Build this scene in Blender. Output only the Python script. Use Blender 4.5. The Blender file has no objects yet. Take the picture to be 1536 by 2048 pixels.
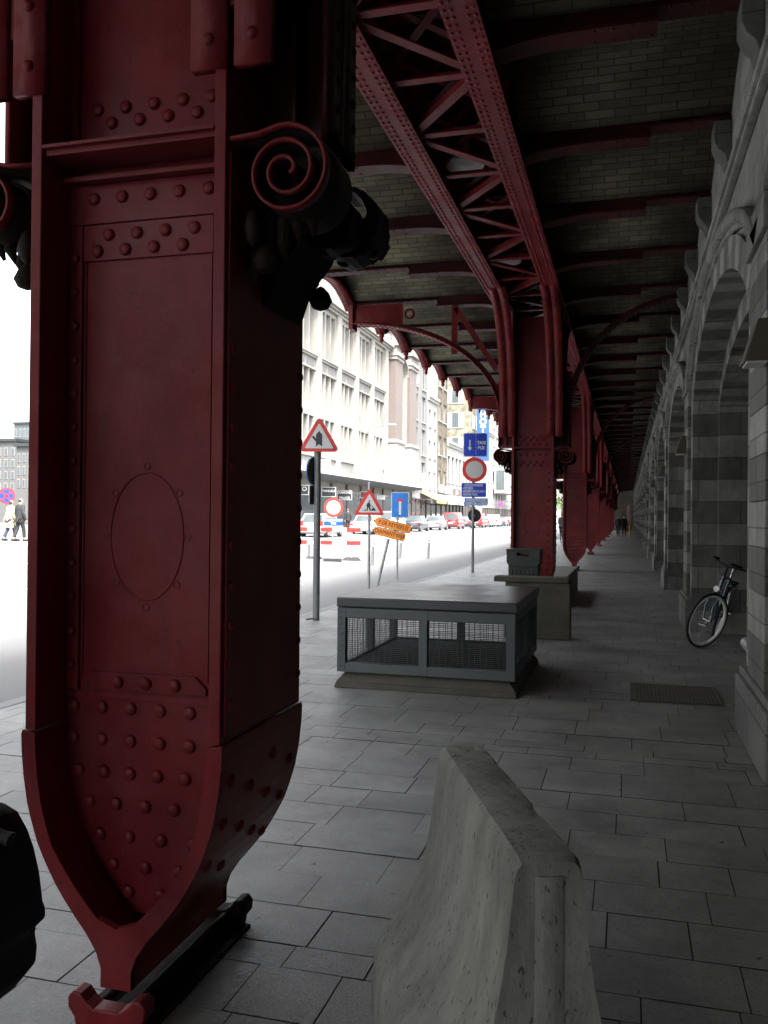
import bpy, math, random
from mathutils import Vector, Matrix, noise
random.seed(7)
S = bpy.context.scene
COL = S.collection
R = math.radians
# ------------------------------------------------------------------ camera
F_PX = 1750.0
CAM = Vector((0, 0, 1.5))
YAW, PITCH, ROLL = R(15.52), R(0.29), R(0.55)
fw = Vector((-math.sin(YAW) * math.cos(PITCH), math.cos(YAW) * math.cos(PITCH), math.sin(PITCH)))
rt0 = Vector((math.cos(YAW), math.sin(YAW), 0))
up0 = rt0.cross(fw)
RT = rt0 * math.cos(ROLL) + up0 * math.sin(ROLL)
UP = up0 * math.cos(ROLL) - rt0 * math.sin(ROLL)
cam = bpy.data.cameras.new('camera')
cam.sensor_fit = 'HORIZONTAL'
cam.sensor_width = 36
cam.lens = 36 * F_PX / 1536
cam.clip_start, cam.clip_end = 0.05, 3000
camo = bpy.data.objects.new('camera', cam)
COL.objects.link(camo)
M = Matrix((RT, UP, -fw)).transposed().to_4x4()
M.translation = CAM
camo.matrix_world = M
S.camera = camo
# ------------------------------------------------------------------ light
SUN_EL, SUN_AZ = R(58), R(150)          # azimuth measured from +y clockwise
w = bpy.data.worlds.new('World'); S.world = w; w.use_nodes = True
nt = w.node_tree
sky = nt.nodes.new('ShaderNodeTexSky'); sky.sky_type = 'NISHITA'; sky.sun_disc = False
sky.sun_elevation = SUN_EL; sky.sun_rotation = SUN_AZ; sky.air_density = 1.0; sky.dust_density = 4.0; sky.ozone_density = 1.0
hs = nt.nodes.new('ShaderNodeHueSaturation'); hs.inputs['Saturation'].default_value = 0.22
bg = nt.nodes['Background']; bg.inputs['Strength'].default_value = 0.15
nt.links.new(sky.outputs[0], hs.inputs['Color']); nt.links.new(hs.outputs[0], bg.inputs['Color'])
sun = bpy.data.lights.new('sun', 'SUN'); sun.energy = 1.5; sun.angle = R(14); sun.color = (1, .965, .91)
suno = bpy.data.objects.new('sun', sun); COL.objects.link(suno)
sd = Vector((math.sin(SUN_AZ) * math.cos(SUN_EL), math.cos(SUN_AZ) * math.cos(SUN_EL), math.sin(SUN_EL)))
suno.rotation_euler = sd.to_track_quat('Z', 'Y').to_euler()
S.view_settings.view_transform = 'Standard'; S.view_settings.look = 'None'
S.view_settings.exposure = 2.9; S.view_settings.gamma = 1
S.cycles.max_bounces = 8; S.cycles.diffuse_bounces = 5; S.cycles.glossy_bounces = 3

# ------------------------------------------------------------------ pixel -> world on a known plane
def ray(px, py): return fw + RT * ((px - 768) / F_PX) + UP * ((1024 - py) / F_PX)
def on_x(px, py, X): d = ray(px, py); return CAM + d * ((X - CAM.x) / d.x)
def on_y(px, py, Y): d = ray(px, py); return CAM + d * ((Y - CAM.y) / d.y)
def on_z(px, py, Z=0.0): d = ray(px, py); return CAM + d * ((Z - CAM.z) / d.z)
def yx(px, X): return on_x(px, 1032, X).y
def zg(x): return -0.06 + 0.024 * max(0, min(-x, 26) - 8)        # the road climbs gently to the far side

# ------------------------------------------------------------------ materials
def nodes(name):
    m = bpy.data.materials.new(name); m.use_nodes = True
    return m, m.node_tree.nodes, m.node_tree.links, m.node_tree.nodes['Principled BSDF']
def vmath(n, l, op, a, b):
    k = n.new('ShaderNodeMath'); k.operation = op
    for i, v in enumerate((a, b)):
        if v is None: continue
        if hasattr(v, 'links') or hasattr(v, 'is_linked'): l.new(v, k.inputs[i])
        else: k.inputs[i].default_value = v
    return k.outputs[0]
def mat(name, col, rough=.5, var=.15, scale=3.0, metal=0.0, bump=0.0, bscale=30.0, tone=False, stretch=(1, 1, 1),
        spots=None, spec=.5, coat=0.0, rvar=.1, dirt=None, joints=None, dust=None):
    m, n, l, b = nodes(name)
    g = n.new('ShaderNodeNewGeometry'); mp = n.new('ShaderNodeMapping'); mp.inputs['Scale'].default_value = stretch
    l.new(g.outputs['Position'], mp.inputs['Vector']); P = mp.outputs[0]
    b.inputs['Roughness'].default_value = rough; b.inputs['Metallic'].default_value = metal
    b.inputs['Specular IOR Level'].default_value = spec; b.inputs['Coat Weight'].default_value = coat
    n1 = n.new('ShaderNodeTexNoise'); n1.inputs['Scale'].default_value = scale; n1.inputs['Detail'].default_value = 7; n1.inputs['Roughness'].default_value = .62
    l.new(P, n1.inputs['Vector'])
    mr = n.new('ShaderNodeMapRange'); mr.inputs['From Min'].default_value = .25; mr.inputs['From Max'].default_value = .75
    mr.inputs['To Min'].default_value = 1 - var; mr.inputs['To Max'].default_value = 1 + var
    l.new(n1.outputs['Fac'], mr.inputs['Value'])
    f = mr.outputs[0]
    if tone:
        at = n.new('ShaderNodeAttribute'); at.attribute_name = 'tone'
        f = vmath(n, l, 'MULTIPLY', f, at.outputs['Fac'])
    if dirt:                                                     # dirt = (scale, amount, stretch): slow streaky grime
        md = n.new('ShaderNodeMapping'); md.inputs['Scale'].default_value = dirt[2]; l.new(g.outputs['Position'], md.inputs['Vector'])
        nd = n.new('ShaderNodeTexNoise'); nd.inputs['Scale'].default_value = dirt[0]; nd.inputs['Detail'].default_value = 9; nd.inputs['Roughness'].default_value = .7; l.new(md.outputs[0], nd.inputs['Vector'])
        rd_ = n.new('ShaderNodeMapRange'); rd_.inputs['From Min'].default_value = .35; rd_.inputs['From Max'].default_value = .62; rd_.inputs['To Min'].default_value = 1 - dirt[1]; rd_.inputs['To Max'].default_value = 1.08
        l.new(nd.outputs['Fac'], rd_.inputs['Value']); f = vmath(n, l, 'MULTIPLY', f, rd_.outputs[0])
    if joints:                                                   # joints = (block length, course height)
        sp = n.new('ShaderNodeSeparateXYZ'); l.new(g.outputs['Position'], sp.inputs[0]); cb = n.new('ShaderNodeCombineXYZ')
        l.new(vmath(n, l, 'ADD', sp.outputs[0], sp.outputs[1]), cb.inputs[0]); l.new(sp.outputs[2], cb.inputs[1])
        bt = n.new('ShaderNodeTexBrick'); bt.inputs['Scale'].default_value = 1; bt.inputs['Brick Width'].default_value = joints[0]; bt.inputs['Row Height'].default_value = joints[1]; bt.inputs['Mortar Size'].default_value = .006
        for q, v in (('Color1', .78), ('Color2', 1.12), ('Mortar', .42)): bt.inputs[q].default_value = (v, v, v, 1)
        l.new(cb.outputs[0], bt.inputs['Vector']); f = vmath(n, l, 'MULTIPLY', f, bt.outputs['Color'])
    mix = n.new('ShaderNodeVectorMath'); mix.operation = 'SCALE'
    mix.inputs[0].default_value = col[:3]; l.new(f, mix.inputs['Scale'])
    c = mix.outputs[0]
    hgt = None
    if spots:                                                    # spots = (colour, scale, threshold, stretch)
        mp2 = n.new('ShaderNodeMapping'); mp2.inputs['Scale'].default_value = spots[3]; l.new(g.outputs['Position'], mp2.inputs['Vector'])
        n2 = n.new('ShaderNodeTexNoise'); n2.inputs['Scale'].default_value = spots[1]; n2.inputs['Detail'].default_value = 3
        l.new(mp2.outputs[0], n2.inputs['Vector'])
        m2 = n.new('ShaderNodeMapRange'); m2.inputs['From Min'].default_value = spots[2]; m2.inputs['From Max'].default_value = spots[2] + .04
        l.new(n2.outputs['Fac'], m2.inputs['Value'])
        mx = n.new('ShaderNodeMix'); mx.data_type = 'RGBA'; l.new(m2.outputs[0], mx.inputs[0]); l.new(c, mx.inputs[6]); mx.inputs[7].default_value = (*spots[0], 1)
        c = mx.outputs[2]; hgt = m2.outputs[0]
    if dust:                                                     # dust = (colour, scale, amount): faded chalky patches
        nu = n.new('ShaderNodeTexNoise'); nu.inputs['Scale'].default_value = dust[1]; nu.inputs['Detail'].default_value = 10; nu.inputs['Roughness'].default_value = .72; l.new(g.outputs['Position'], nu.inputs['Vector'])
        mu = n.new('ShaderNodeMapRange'); mu.inputs['From Min'].default_value = .42; mu.inputs['From Max'].default_value = .68; mu.inputs['To Max'].default_value = dust[2]; l.new(nu.outputs['Fac'], mu.inputs['Value'])
        mx = n.new('ShaderNodeMix'); mx.data_type = 'RGBA'; l.new(mu.outputs[0], mx.inputs[0]); l.new(c, mx.inputs[6]); mx.inputs[7].default_value = (*dust[0], 1); c = mx.outputs[2]
    l.new(c, b.inputs['Base Color'])
    if rvar:
        rr = n.new('ShaderNodeMapRange'); rr.inputs['From Min'].default_value = .3; rr.inputs['From Max'].default_value = .7
        rr.inputs['To Min'].default_value = max(.03, rough - rvar); rr.inputs['To Max'].default_value = min(1, rough + rvar)
        l.new(n1.outputs['Fac'], rr.inputs['Value']); l.new(rr.outputs[0], b.inputs['Roughness'])
    if bump:
        n3 = n.new('ShaderNodeTexNoise'); n3.inputs['Scale'].default_value = bscale; n3.inputs['Detail'].default_value = 5; l.new(P, n3.inputs['Vector'])
        h = n3.outputs['Fac']
        if hgt is not None: h = vmath(n, l, 'SUBTRACT', h, hgt)
        bp = n.new('ShaderNodeBump'); bp.inputs['Strength'].default_value = bump; bp.inputs['Distance'].default_value = .01
        l.new(h, bp.inputs['Height']); l.new(bp.outputs[0], b.inputs['Normal'])
    return m
def brick_mat(name, c1, c2, cm, bw, bh, axes='xy', rough=.9):
    m, n, l, b = nodes(name)
    g = n.new('ShaderNodeNewGeometry'); sp = n.new('ShaderNodeSeparateXYZ'); cb = n.new('ShaderNodeCombineXYZ')
    l.new(g.outputs['Position'], sp.inputs[0])
    for i, a in enumerate(axes): l.new(sp.outputs['xyz'.index(a)], cb.inputs[i])
    br = n.new('ShaderNodeTexBrick'); br.inputs['Scale'].default_value = 1; br.inputs['Brick Width'].default_value = bw; br.inputs['Row Height'].default_value = bh
    br.inputs['Mortar Size'].default_value = .007; br.inputs['Color1'].default_value = (*c1, 1); br.inputs['Color2'].default_value = (*c2, 1); br.inputs['Mortar'].default_value = (*cm, 1)
    br.inputs['Bias'].default_value = 0.0
    l.new(cb.outputs[0], br.inputs['Vector'])
    nz = n.new('ShaderNodeTexNoise'); nz.inputs['Scale'].default_value = 1.2; nz.inputs['Detail'].default_value = 8; l.new(g.outputs['Position'], nz.inputs['Vector'])
    mr = n.new('ShaderNodeMapRange'); mr.inputs['From Min'].default_value = .3; mr.inputs['From Max'].default_value = .7; mr.inputs['To Min'].default_value = .3; mr.inputs['To Max'].default_value = 1.3
    l.new(nz.outputs['Fac'], mr.inputs['Value'])
    sc = n.new('ShaderNodeVectorMath'); sc.operation = 'SCALE'; l.new(br.outputs['Color'], sc.inputs[0]); l.new(mr.outputs[0], sc.inputs['Scale'])
    l.new(sc.outputs[0], b.inputs['Base Color']); b.inputs['Roughness'].default_value = rough
    bp = n.new('ShaderNodeBump'); bp.inputs['Strength'].default_value = .25; bp.inputs['Distance'].default_value = .01; bp.invert = True
    l.new(br.outputs['Fac'], bp.inputs['Height']); l.new(bp.outputs[0], b.inputs['Normal'])
    return m
RED = (.175, .0135, .018)
MT = dict(
    steel=mat('red_painted_steel', RED, .40, .2, 2.2, bump=.07, bscale=60, spots=((.055, .012, .012), 52, .675, (1, 1, .6)), spec=.16, dirt=(2.2, .45, (1, 1, .3)), dust=((.21, .075, .075), 3.4, .32)),
    shaded_steel=mat('shaded_red_steel', (.055, .0075, .009), .55, .3, 2.2, bump=.1, bscale=60, spec=.2, dirt=(2.0, .6, (1, 1, 1))),  # darker copy of the red steel, shade under the deck put into its colour
    castiron=mat('dark_cast_iron', (.016, .007, .007), .7, .3, 6, bump=.2, bscale=40, spec=.2),
    vault=brick_mat('vault_brick', (.185, .167, .112), (.105, .096, .068), (.06, .055, .043), .27, .085),
    slab=mat('deck_concrete', (.12, .11, .10), .9, .3, 1),
    stone=mat('ashlar_stone', (.275, .282, .268), .85, .25, 6, bump=.5, bscale=22, tone=True, dirt=(1.6, .45, (1, 1, .4)), joints=(.72, .29)),
    doorframe=mat('door_frame_dark', (.05, .055, .055), .4, .2, 4),
    glassdark=mat('dark_glass', (.012, .015, .016), .08, .1, 2, spec=.6, rvar=0),
    paver=mat('paving_stone', (.235, .234, .224), .50, .30, 70, tone=True, bump=.22, bscale=130, spots=((.09, .09, .088), 15, .70, (1, 1, 1)), rvar=.12, dirt=(1.9, .36, (1, 1, 1))),
    joint=mat('paving_joint', (.065, .064, .058), .95, .3, 20),
    asphalt=mat('asphalt', (.15, .15, .15), .85, .15, 1.2, bump=.1, bscale=80),
    asphalt2=mat('far_pavement_stone', (.28, .28, .27), .85, .15, 1.2),
    kerb=mat('kerb_stone', (.22, .225, .23), .8, .2, 4, bump=.15),
    ground=mat('ground_earth', (.12, .115, .10), .95, .2, .5),
    whiteline=mat('white_road_paint', (.7, .7, .68), .7, .1, 6),
    concrete=mat('weathered_concrete', (.25, .25, .228), .88, .3, 8, bump=.6, bscale=34, stretch=(1, 1, .55), spots=((.085, .078, .06), 80, .645, (1, 1, .4)), dirt=(3.2, .45, (1, 1, .3))),
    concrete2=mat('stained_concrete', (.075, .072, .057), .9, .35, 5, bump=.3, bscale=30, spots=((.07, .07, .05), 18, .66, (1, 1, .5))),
    galv=mat('grey_metal_frame', (.075, .088, .092), .5, .15, 6, metal=.25, bump=.05),
    slabtop=mat('polished_slab', (.036, .038, .042), .34, .12, 3, bump=.04, bscale=60, rvar=.07),
    wire=mat('dark_wire', (.035, .038, .04), .5, .1, 5, metal=.4),
    black=mat('black_matter', (.008, .008, .009), .8, .2, 4),
    pole=mat('galvanised_pole', (.17, .175, .18), .5, .2, 8, metal=.4),
    silverpole=mat('bright_pole', (.36, .37, .38), .45, .15, 8, metal=.4),
    sred=mat('sign_red', (.52, .03, .025), .4, .06, 4, rvar=0),
    swhite=mat('sign_white', (.52, .53, .53), .4, .04, 4, rvar=0),
    sgrey=mat('sign_dusty_white', (.42, .42, .41), .5, .04, 4, rvar=0),
    sblue=mat('sign_blue', (.012, .045, .42), .4, .05, 4, rvar=0),
    sblue2=mat('sign_light_blue', (.02, .16, .50), .4, .2, 14, rvar=0, spots=((.55, .6, .65), 13, .67, (1, 1, 1))),
    faded=mat('old_grey_plaster', (.085, .085, .083), .85, .15, .6),
    hotelblue=mat('hotel_sign_blue', (.008, .055, .20), .4, .05, 4, rvar=0),
    sblack=mat('sign_black', (.012, .013, .016), .4, .05, 4, rvar=0),
    sorange=mat('sign_orange', (.95, .32, .045), .45, .06, 4, rvar=0),
    rubber=mat('rubber', (.03, .03, .032), .8, .15, 6),
    bin=mat('bin_grey', (.02, .025, .023), .55, .2, 7),
    chrome=mat('chrome', (.6, .6, .6), .2, .05, 4, metal=1),
    rimwhite=mat('reflective_rim', (.95, .95, .95), .3, .02, 4, spec=.8, rvar=0),
    bikeblue=mat('blue_bike_paint', (.035, .075, .095), .3, .05, 4, coat=.5),
    white_stone=mat('white_limestone', (.228, .219, .198), .85, .08, .6, bump=.05, tone=False, spots=((.19, .185, .175), 1.1, .60, (1, .4, .25))),
    grey_render=mat('grey_render', (.15, .15, .147), .85, .12, .8),
    pale_render=mat('pale_render', (.25, .247, .237), .85, .1, .8),
    cream=mat('cream_render', (.27, .245, .18), .85, .08, .8),
    pinkstone=mat('pink_granite', (.125, .10, .087), .6, .1, 3),
    brown=mat('brown_shop_front', (.085, .05, .035), .6, .25, 2),
    canopy=mat('canopy_boards', (.11, .115, .115), .7, .25, 3, stretch=(1, 6, 1)),
    paneglass=mat('pale_blind_glass', (.17, .17, .168), .3, .12, .5, rvar=.05),
    paneglass2=mat('grey_window_glass', (.075, .09, .095), .12, .3, .6, rvar=.04),
    brickbrown=brick_mat('brown_brick', (.13, .10, .065), (.10, .08, .05), (.12, .11, .09), .24, .08, 'yz'),
    brickyellow=brick_mat('yellow_brick', (.20, .175, .125), (.165, .148, .105), (.17, .16, .135), .24, .08, 'xz'),
    awning=mat('white_awning', (.55, .54, .50), .8, .06, 2),
    awning2=mat('orange_awning', (.5, .30, .12), .8, .06, 2),
    skin=mat('skin', (.45, .27, .20), .6, .06, 9, rvar=0),
    hair=mat('dark_hair', (.03, .022, .018), .7, .2, 20),
    beige=mat('beige_cloth', (.42, .36, .22), .85, .1, 8),
    denim=mat('dark_denim', (.03, .04, .075), .85, .1, 8),
    darkcloth=mat('dark_cloth', (.022, .022, .024), .8, .2, 8),
    blackcloth=mat('black_cloth', (.006, .006, .007), .85, .2, 8, bump=.2),
    greycloth=mat('grey_cloth', (.22, .22, .21), .85, .1, 8),
    yellow=mat('yellow_paint', (.6, .42, .03), .5, .1, 4),
    bark=mat('bark', (.06, .045, .032), .9, .2, 6),
    leaf=mat('leaf', (.075, .13, .03), .6, .3, 2, tone=True),
    lens=mat('lamp_lens', (.55, .56, .55), .4, .05, 3),
    lampmetal=mat('bronze_lamp', (.075, .07, .045), .5, .15, 6),
)
for nm, c in dict(car_white=(.55, .55, .55), car_silver=(.34, .35, .36), car_dark=(.035, .037, .042), car_grey=(.16, .17, .175), car_red=(.42, .018, .022), car_wine=(.12, .012, .02)).items():
    MT[nm] = mat(nm, c, .3, .04, 2, coat=.6, rvar=0)

# ------------------------------------------------------------------ mesh builder
class MB:
    def __init__(s, off=(0, 0, 0)): s.v = []; s.f = []; s.t = []; s.off = Vector(off); s.tone = 1.0; s.sm = []
    def add(s, vs, fs, tone=None, smooth=False):
        b = len(s.v); s.v += [tuple(Vector(p) - s.off) for p in vs]
        for f in fs: s.f.append([b + i for i in f]); s.t.append(s.tone if tone is None else tone); s.sm.append(smooth)
    def box(s, x0, x1, y0, y1, z0, z1, tone=None):
        x0, x1 = min(x0, x1), max(x0, x1); y0, y1 = min(y0, y1), max(y0, y1); z0, z1 = min(z0, z1), max(z0, z1)
        s.add([(x0, y0, z0), (x1, y0, z0), (x1, y1, z0), (x0, y1, z0), (x0, y0, z1), (x1, y0, z1), (x1, y1, z1), (x0, y1, z1)],
              [(3, 2, 1, 0), (4, 5, 6, 7), (0, 1, 5, 4), (1, 2, 6, 5), (2, 3, 7, 6), (3, 0, 4, 7)], tone)
    def hexa(s, p, tone=None): s.add(p, [(3, 2, 1, 0), (4, 5, 6, 7), (0, 1, 5, 4), (1, 2, 6, 5), (2, 3, 7, 6), (3, 0, 4, 7)], tone)
    def bar(s, a, b, wdt, hgt, up=(0, 0, 1)):
        a, b = Vector(a), Vector(b); d = (b - a).normalized(); u = Vector(up)
        r = d.cross(u)
        if r.length < 1e-4: r = d.cross(Vector((1, 0, 0)))
        r.normalize(); u = r.cross(d)
        q = [a + r * i * wdt / 2 + u * j * hgt / 2 for i, j in ((-1, -1), (1, -1), (1, 1), (-1, 1))]
        q2 = [p + (b - a) for p in q]
        s.add(q + q2, [(3, 2, 1, 0), (4, 5, 6, 7), (0, 1, 5, 4), (1, 2, 6, 5), (2, 3, 7, 6), (3, 0, 4, 7)])
    def tube(s, pts, r, n=8, closed=False, smooth=True):
        pts = [Vector(p) for p in pts]; N = len(pts); rs = r if isinstance(r, (list, tuple)) else [r] * N
        vs = []; prev = None
        for i, p in enumerate(pts):
            if closed: d = pts[(i + 1) % N] - pts[i - 1]
            else: d = pts[min(i + 1, N - 1)] - pts[max(i - 1, 0)]
            d.normalize()
            if prev is None:
                a = d.cross(Vector((0, 0, 1)))
                if a.length < .05: a = d.cross(Vector((1, 0, 0)))
            else: a = prev - d * prev.dot(d)
            a.normalize(); prev = a; c = d.cross(a)
            vs += [p + (a * math.cos(2 * math.pi * k / n) + c * math.sin(2 * math.pi * k / n)) * rs[i] for k in range(n)]
        fs = []
        for i in range(N if closed else N - 1):
            j = (i + 1) % N
            for k in range(n): fs.append((i * n + k, i * n + (k + 1) % n, j * n + (k + 1) % n, j * n + k))
        s.add(vs, fs, smooth=smooth)
        if not closed: s.add(vs[:n], [tuple(range(n))[::-1]]); s.add(vs[-n:], [tuple(range(n))])
    def prism(s, poly, ax, a, b, tone=None):
        """poly: 2-D outline, extruded along axis ax from a to b. 2-D axes are the other two in xyz order."""
        def P(p, h):
            q = list(p); q.insert('xyz'.index(ax), h); return tuple(q)
        n = len(poly); area = sum(poly[i][0] * poly[(i + 1) % n][1] - poly[(i + 1) % n][0] * poly[i][1] for i in range(n))
        if (area < 0) != (ax == 'y'): poly = poly[::-1]
        s.add([P(p, a) for p in poly] + [P(p, b) for p in poly],
              [tuple(range(n))[::-1], tuple(range(n, 2 * n))] + [(i, (i + 1) % n, n + (i + 1) % n, n + i) for i in range(n)], tone)
    def ribbon(s, path, ax, a, b, th, smooth=True, side=1):
        """a plate that follows a 2-D path, th thick to its left (side=1), from a to b along axis ax"""
        n = len(path); off = []
        for i in range(n):
            p0 = Vector(path[max(i - 1, 0)]); p1 = Vector(path[min(i + 1, n - 1)]); d = (p1 - p0)
            if d.length < 1e-9: d = Vector((1, 0))
            d.normalize(); nn = Vector((-d.y, d.x)) * side; off.append(Vector(path[i]) + nn * th)
        def P(p, h):
            q = [p[0], p[1]]; q.insert('xyz'.index(ax), h); return tuple(q)
        vs = [P(p, a) for p in path] + [P(p, a) for p in off] + [P(p, b) for p in path] + [P(p, b) for p in off]
        fs = []
        for i in range(n - 1):
            A, B, C, D = i, n + i, 2 * n + i, 3 * n + i
            fs += [(A, A + 1, C + 1, C), (B, D, D + 1, B + 1), (A, B, B + 1, A + 1), (C, C + 1, D + 1, D)]
        fs += [(0, 2 * n, 3 * n, n), (n - 1, 2 * n - 1, 4 * n - 1, 3 * n - 1)]
        s.add(vs, fs, smooth=smooth)
    def dome(s, c, nrm, r, h, seg=8):
        c = Vector(c); nrm = Vector(nrm).normalized(); a = nrm.orthogonal().normalized(); b = nrm.cross(a)
        vs = []
        for rr, hh in ((1, 0), (.82, .62)):
            vs += [c + (a * math.cos(2 * math.pi * k / seg) + b * math.sin(2 * math.pi * k / seg)) * r * rr + nrm * h * hh for k in range(seg)]
        vs.append(c + nrm * h)
        fs = [(k, (k + 1) % seg, seg + (k + 1) % seg, seg + k) for k in range(seg)] + [(seg + k, seg + (k + 1) % seg, 2 * seg) for k in range(seg)]
        s.add(vs, fs, smooth=True)
    def lathe(s, prof, c=(0, 0, 0), n=16, ax='z'):
        c = Vector(c); vs = []
        for r, h in prof:
            for k in range(n):
                a = 2 * math.pi * k / n; p = (r * math.cos(a), r * math.sin(a), h)
                if ax == 'y': p = (p[0], h, p[1])
                if ax == 'x': p = (h, p[0], p[1])
                vs.append(c + Vector(p))
        fs = []
        for i in range(len(prof) - 1):
            for k in range(n): fs.append((i * n + k, i * n + (k + 1) % n, (i + 1) * n + (k + 1) % n, (i + 1) * n + k))
        s.add(vs, fs, smooth=True)
        s.add(vs[:n], [tuple(range(n))[::-1]]); s.add(vs[-n:], [tuple(range(n))])
    def build(s, name, m, parent=None, bevel=0.0, fix=True):
        me = bpy.data.meshes.new(name); me.from_pydata(s.v, [], s.f)
        at = me.attributes.new('tone', 'FLOAT', 'FACE'); at.data.foreach_set('value', s.t)
        me.polygons.foreach_set('use_smooth', s.sm)
        me.materials.append(MT[m] if isinstance(m, str) else m)
        if fix:
            import bmesh
            bm = bmesh.new(); bm.from_mesh(me); bmesh.ops.recalc_face_normals(bm, faces=bm.faces); bm.to_mesh(me); bm.free()
        me.update()
        o = bpy.data.objects.new(name, me); COL.objects.link(o)
        if parent: o.parent = parent
        if bevel:
            b = o.modifiers.new('bevel', 'BEVEL'); b.width = bevel; b.segments = 2; b.limit_method = 'ANGLE'; b.angle_limit = R(40)
        return o
def tag(o, label, cat, group=None):
    o['label'] = label; o['category'] = cat
    if group: o['group'] = group
    return o
def struct(o): o['kind'] = 'structure'; return o
def thing(name, label, cat, loc=(0, 0, 0), rz=0.0, group=None):
    o = bpy.data.objects.new(name, None); COL.objects.link(o); o.location = loc; o.rotation_euler = (0, 0, rz)
    o.empty_display_size = .2
    return tag(o, label, cat, group)
def copy_tree(o, parent=None):
    c = o.copy(); COL.objects.link(c)
    if parent: c.parent = parent
    for ch in list(KIDS.get(o.name, [])) or [x for x in o.children]: copy_tree(ch, c)
    return c
KIDS = {}
def text_part(body, size, m, parent, x, y, z, name='lettering', rot=(math.pi / 2, 0, 0), align='CENTER', sx=1.0, bold=0.0, ext=.002):
    cu = bpy.data.curves.new('t', 'FONT'); cu.body = body; cu.size = size; cu.align_x = align; cu.align_y = 'CENTER'
    cu.extrude = ext; cu.offset = bold
    t = bpy.data.objects.new('t', cu); COL.objects.link(t)
    dg = bpy.context.evaluated_depsgraph_get(); dg.update()
    me = bpy.data.meshes.new_from_object(t.evaluated_get(dg)); bpy.data.objects.remove(t); bpy.data.curves.remove(cu)
    me.materials.clear(); me.materials.append(MT[m])
    o = bpy.data.objects.new(name, me); COL.objects.link(o); o.location = (x, y, z); o.rotation_euler = rot; o.scale = (sx, 1, 1)
    o.parent = parent; return o
def rrect(w_, h_, r, n=5, cx=0, cz=0):
    out = []
    for qx, qz, a0 in ((1, 1, 0), (-1, 1, 90), (-1, -1, 180), (1, -1, 270)):
        for k in range(n + 1):
            a = R(a0 + 90 * k / n); out.append((cx + qx * (w_ / 2 - r) + r * math.cos(a), cz + qz * (h_ / 2 - r) + r * math.sin(a)))
    return out
def circ(r, n=32, cx=0, cz=0): return [(cx + r * math.cos(2 * math.pi * k / n), cz + r * math.sin(2 * math.pi * k / n)) for k in range(n)]
def rtri(side, r, cx=0, cz=0, n=5):
    """upright triangle, rounded, centroid at (cx, cz)"""
    h = side * math.sqrt(3) / 2; out = []
    rad = 2 * h / 3 - 2 * r
    for a in (90, 210, 330):
        px, pz = cx + rad * math.cos(R(a)), cz + rad * math.sin(R(a))
        for k in range(n + 1):
            b = R(a - 60 + 120 * k / n); out.append((px + r * math.cos(b), pz + r * math.sin(b)))
    return out

# ================================================================== SETTING: ground
EX = -4.6                                   # street edge of the pavement
CX = -1.44                                  # line of columns
Y0, STEP, NB = 2.6, 11.6, 6                 # first column, column spacing, bays of beams between columns
BS = STEP / NB
WX = .87                                    # face of the station wall
mb = MB(); mb.box(-400, 300, -150, 900, -1.2, -.35); struct(mb.build('ground', 'ground'))
mb = MB()
xs = [EX - .15, -8, -14, -20.4, -26, -400]; ysr = [-60, 0, 20, 40, 80, 140, 260, 700]
for i in range(len(xs) - 1):
    for j in range(len(ysr) - 1):
        a, b, c, d = xs[i], xs[i + 1], ysr[j], ysr[j + 1]
        mb.add([(a, c, zg(a)), (a, d, zg(a)), (b, d, zg(b)), (b, c, zg(b))], [(0, 1, 2, 3)])
struct(mb.build('road', 'asphalt'))
mb = MB()
yy = -8.0; prng = random.Random(3)
while yy < 122:
    rh = prng.choice((.15, .29, .29, .43, .29)) if yy < 40 else .6
    xx = EX - prng.random() * .4
    while xx < 2.0:
        ww = prng.choice((.29, .43, .43, .58)) if yy < 40 else .9
        a, b = max(xx, EX), min(xx + ww, 2.0)
        if b - a > .03:
            g = prng.uniform(.0016, .0034); zz = prng.uniform(-.0015, .0015); tl = prng.uniform(-.0012, .0012)
            mb.add([(a + g, yy + g, zz), (b - g, yy + g, zz + tl), (b - g, yy + rh - g, zz + tl), (a + g, yy + rh - g, zz)], [(0, 1, 2, 3)], tone=prng.choice((.91, .96, 1, 1.03, 1.07)) * prng.uniform(.95, 1.05))
        xx += ww
    yy += rh
pv = struct(mb.build('pavement', 'paver', fix=False))
mb = MB(); mb.box(EX, 2.0, -60, 122, -.3, -.006); struct(mb.build('pavement_bed', 'joint'))
mb = MB(); mb.box(EX - .15, EX, -60, 122, -.3, .004); struct(mb.build('kerb', 'kerb', bevel=.012))
mb = MB(); mb.box(-26, -20.4, -80, 420, -.2, zg(-20.4) + .1); struct(mb.build('far_pavement', 'asphalt2'))
mb = MB()
for k in range(30):
    yk = 8 + k * 6; x = -11.2; mb.add([(x, yk, zg(x) + .005), (x, yk + 2.6, zg(x) + .005), (x - .14, yk + 2.6, zg(x - .14) + .005), (x - .14, yk, zg(x - .14) + .005)], [(0, 1, 2, 3)])
for (x, wd) in ((-15.6, .12),):
    mb.add([(x, 0, zg(x) + .005), (x, 180, zg(x) + .005), (x - wd, 180, zg(x - wd) + .005), (x - wd, 0, zg(x - wd) + .005)], [(0, 1, 2, 3)])
struct(mb.build('road_markings', 'whiteline'))

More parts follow.
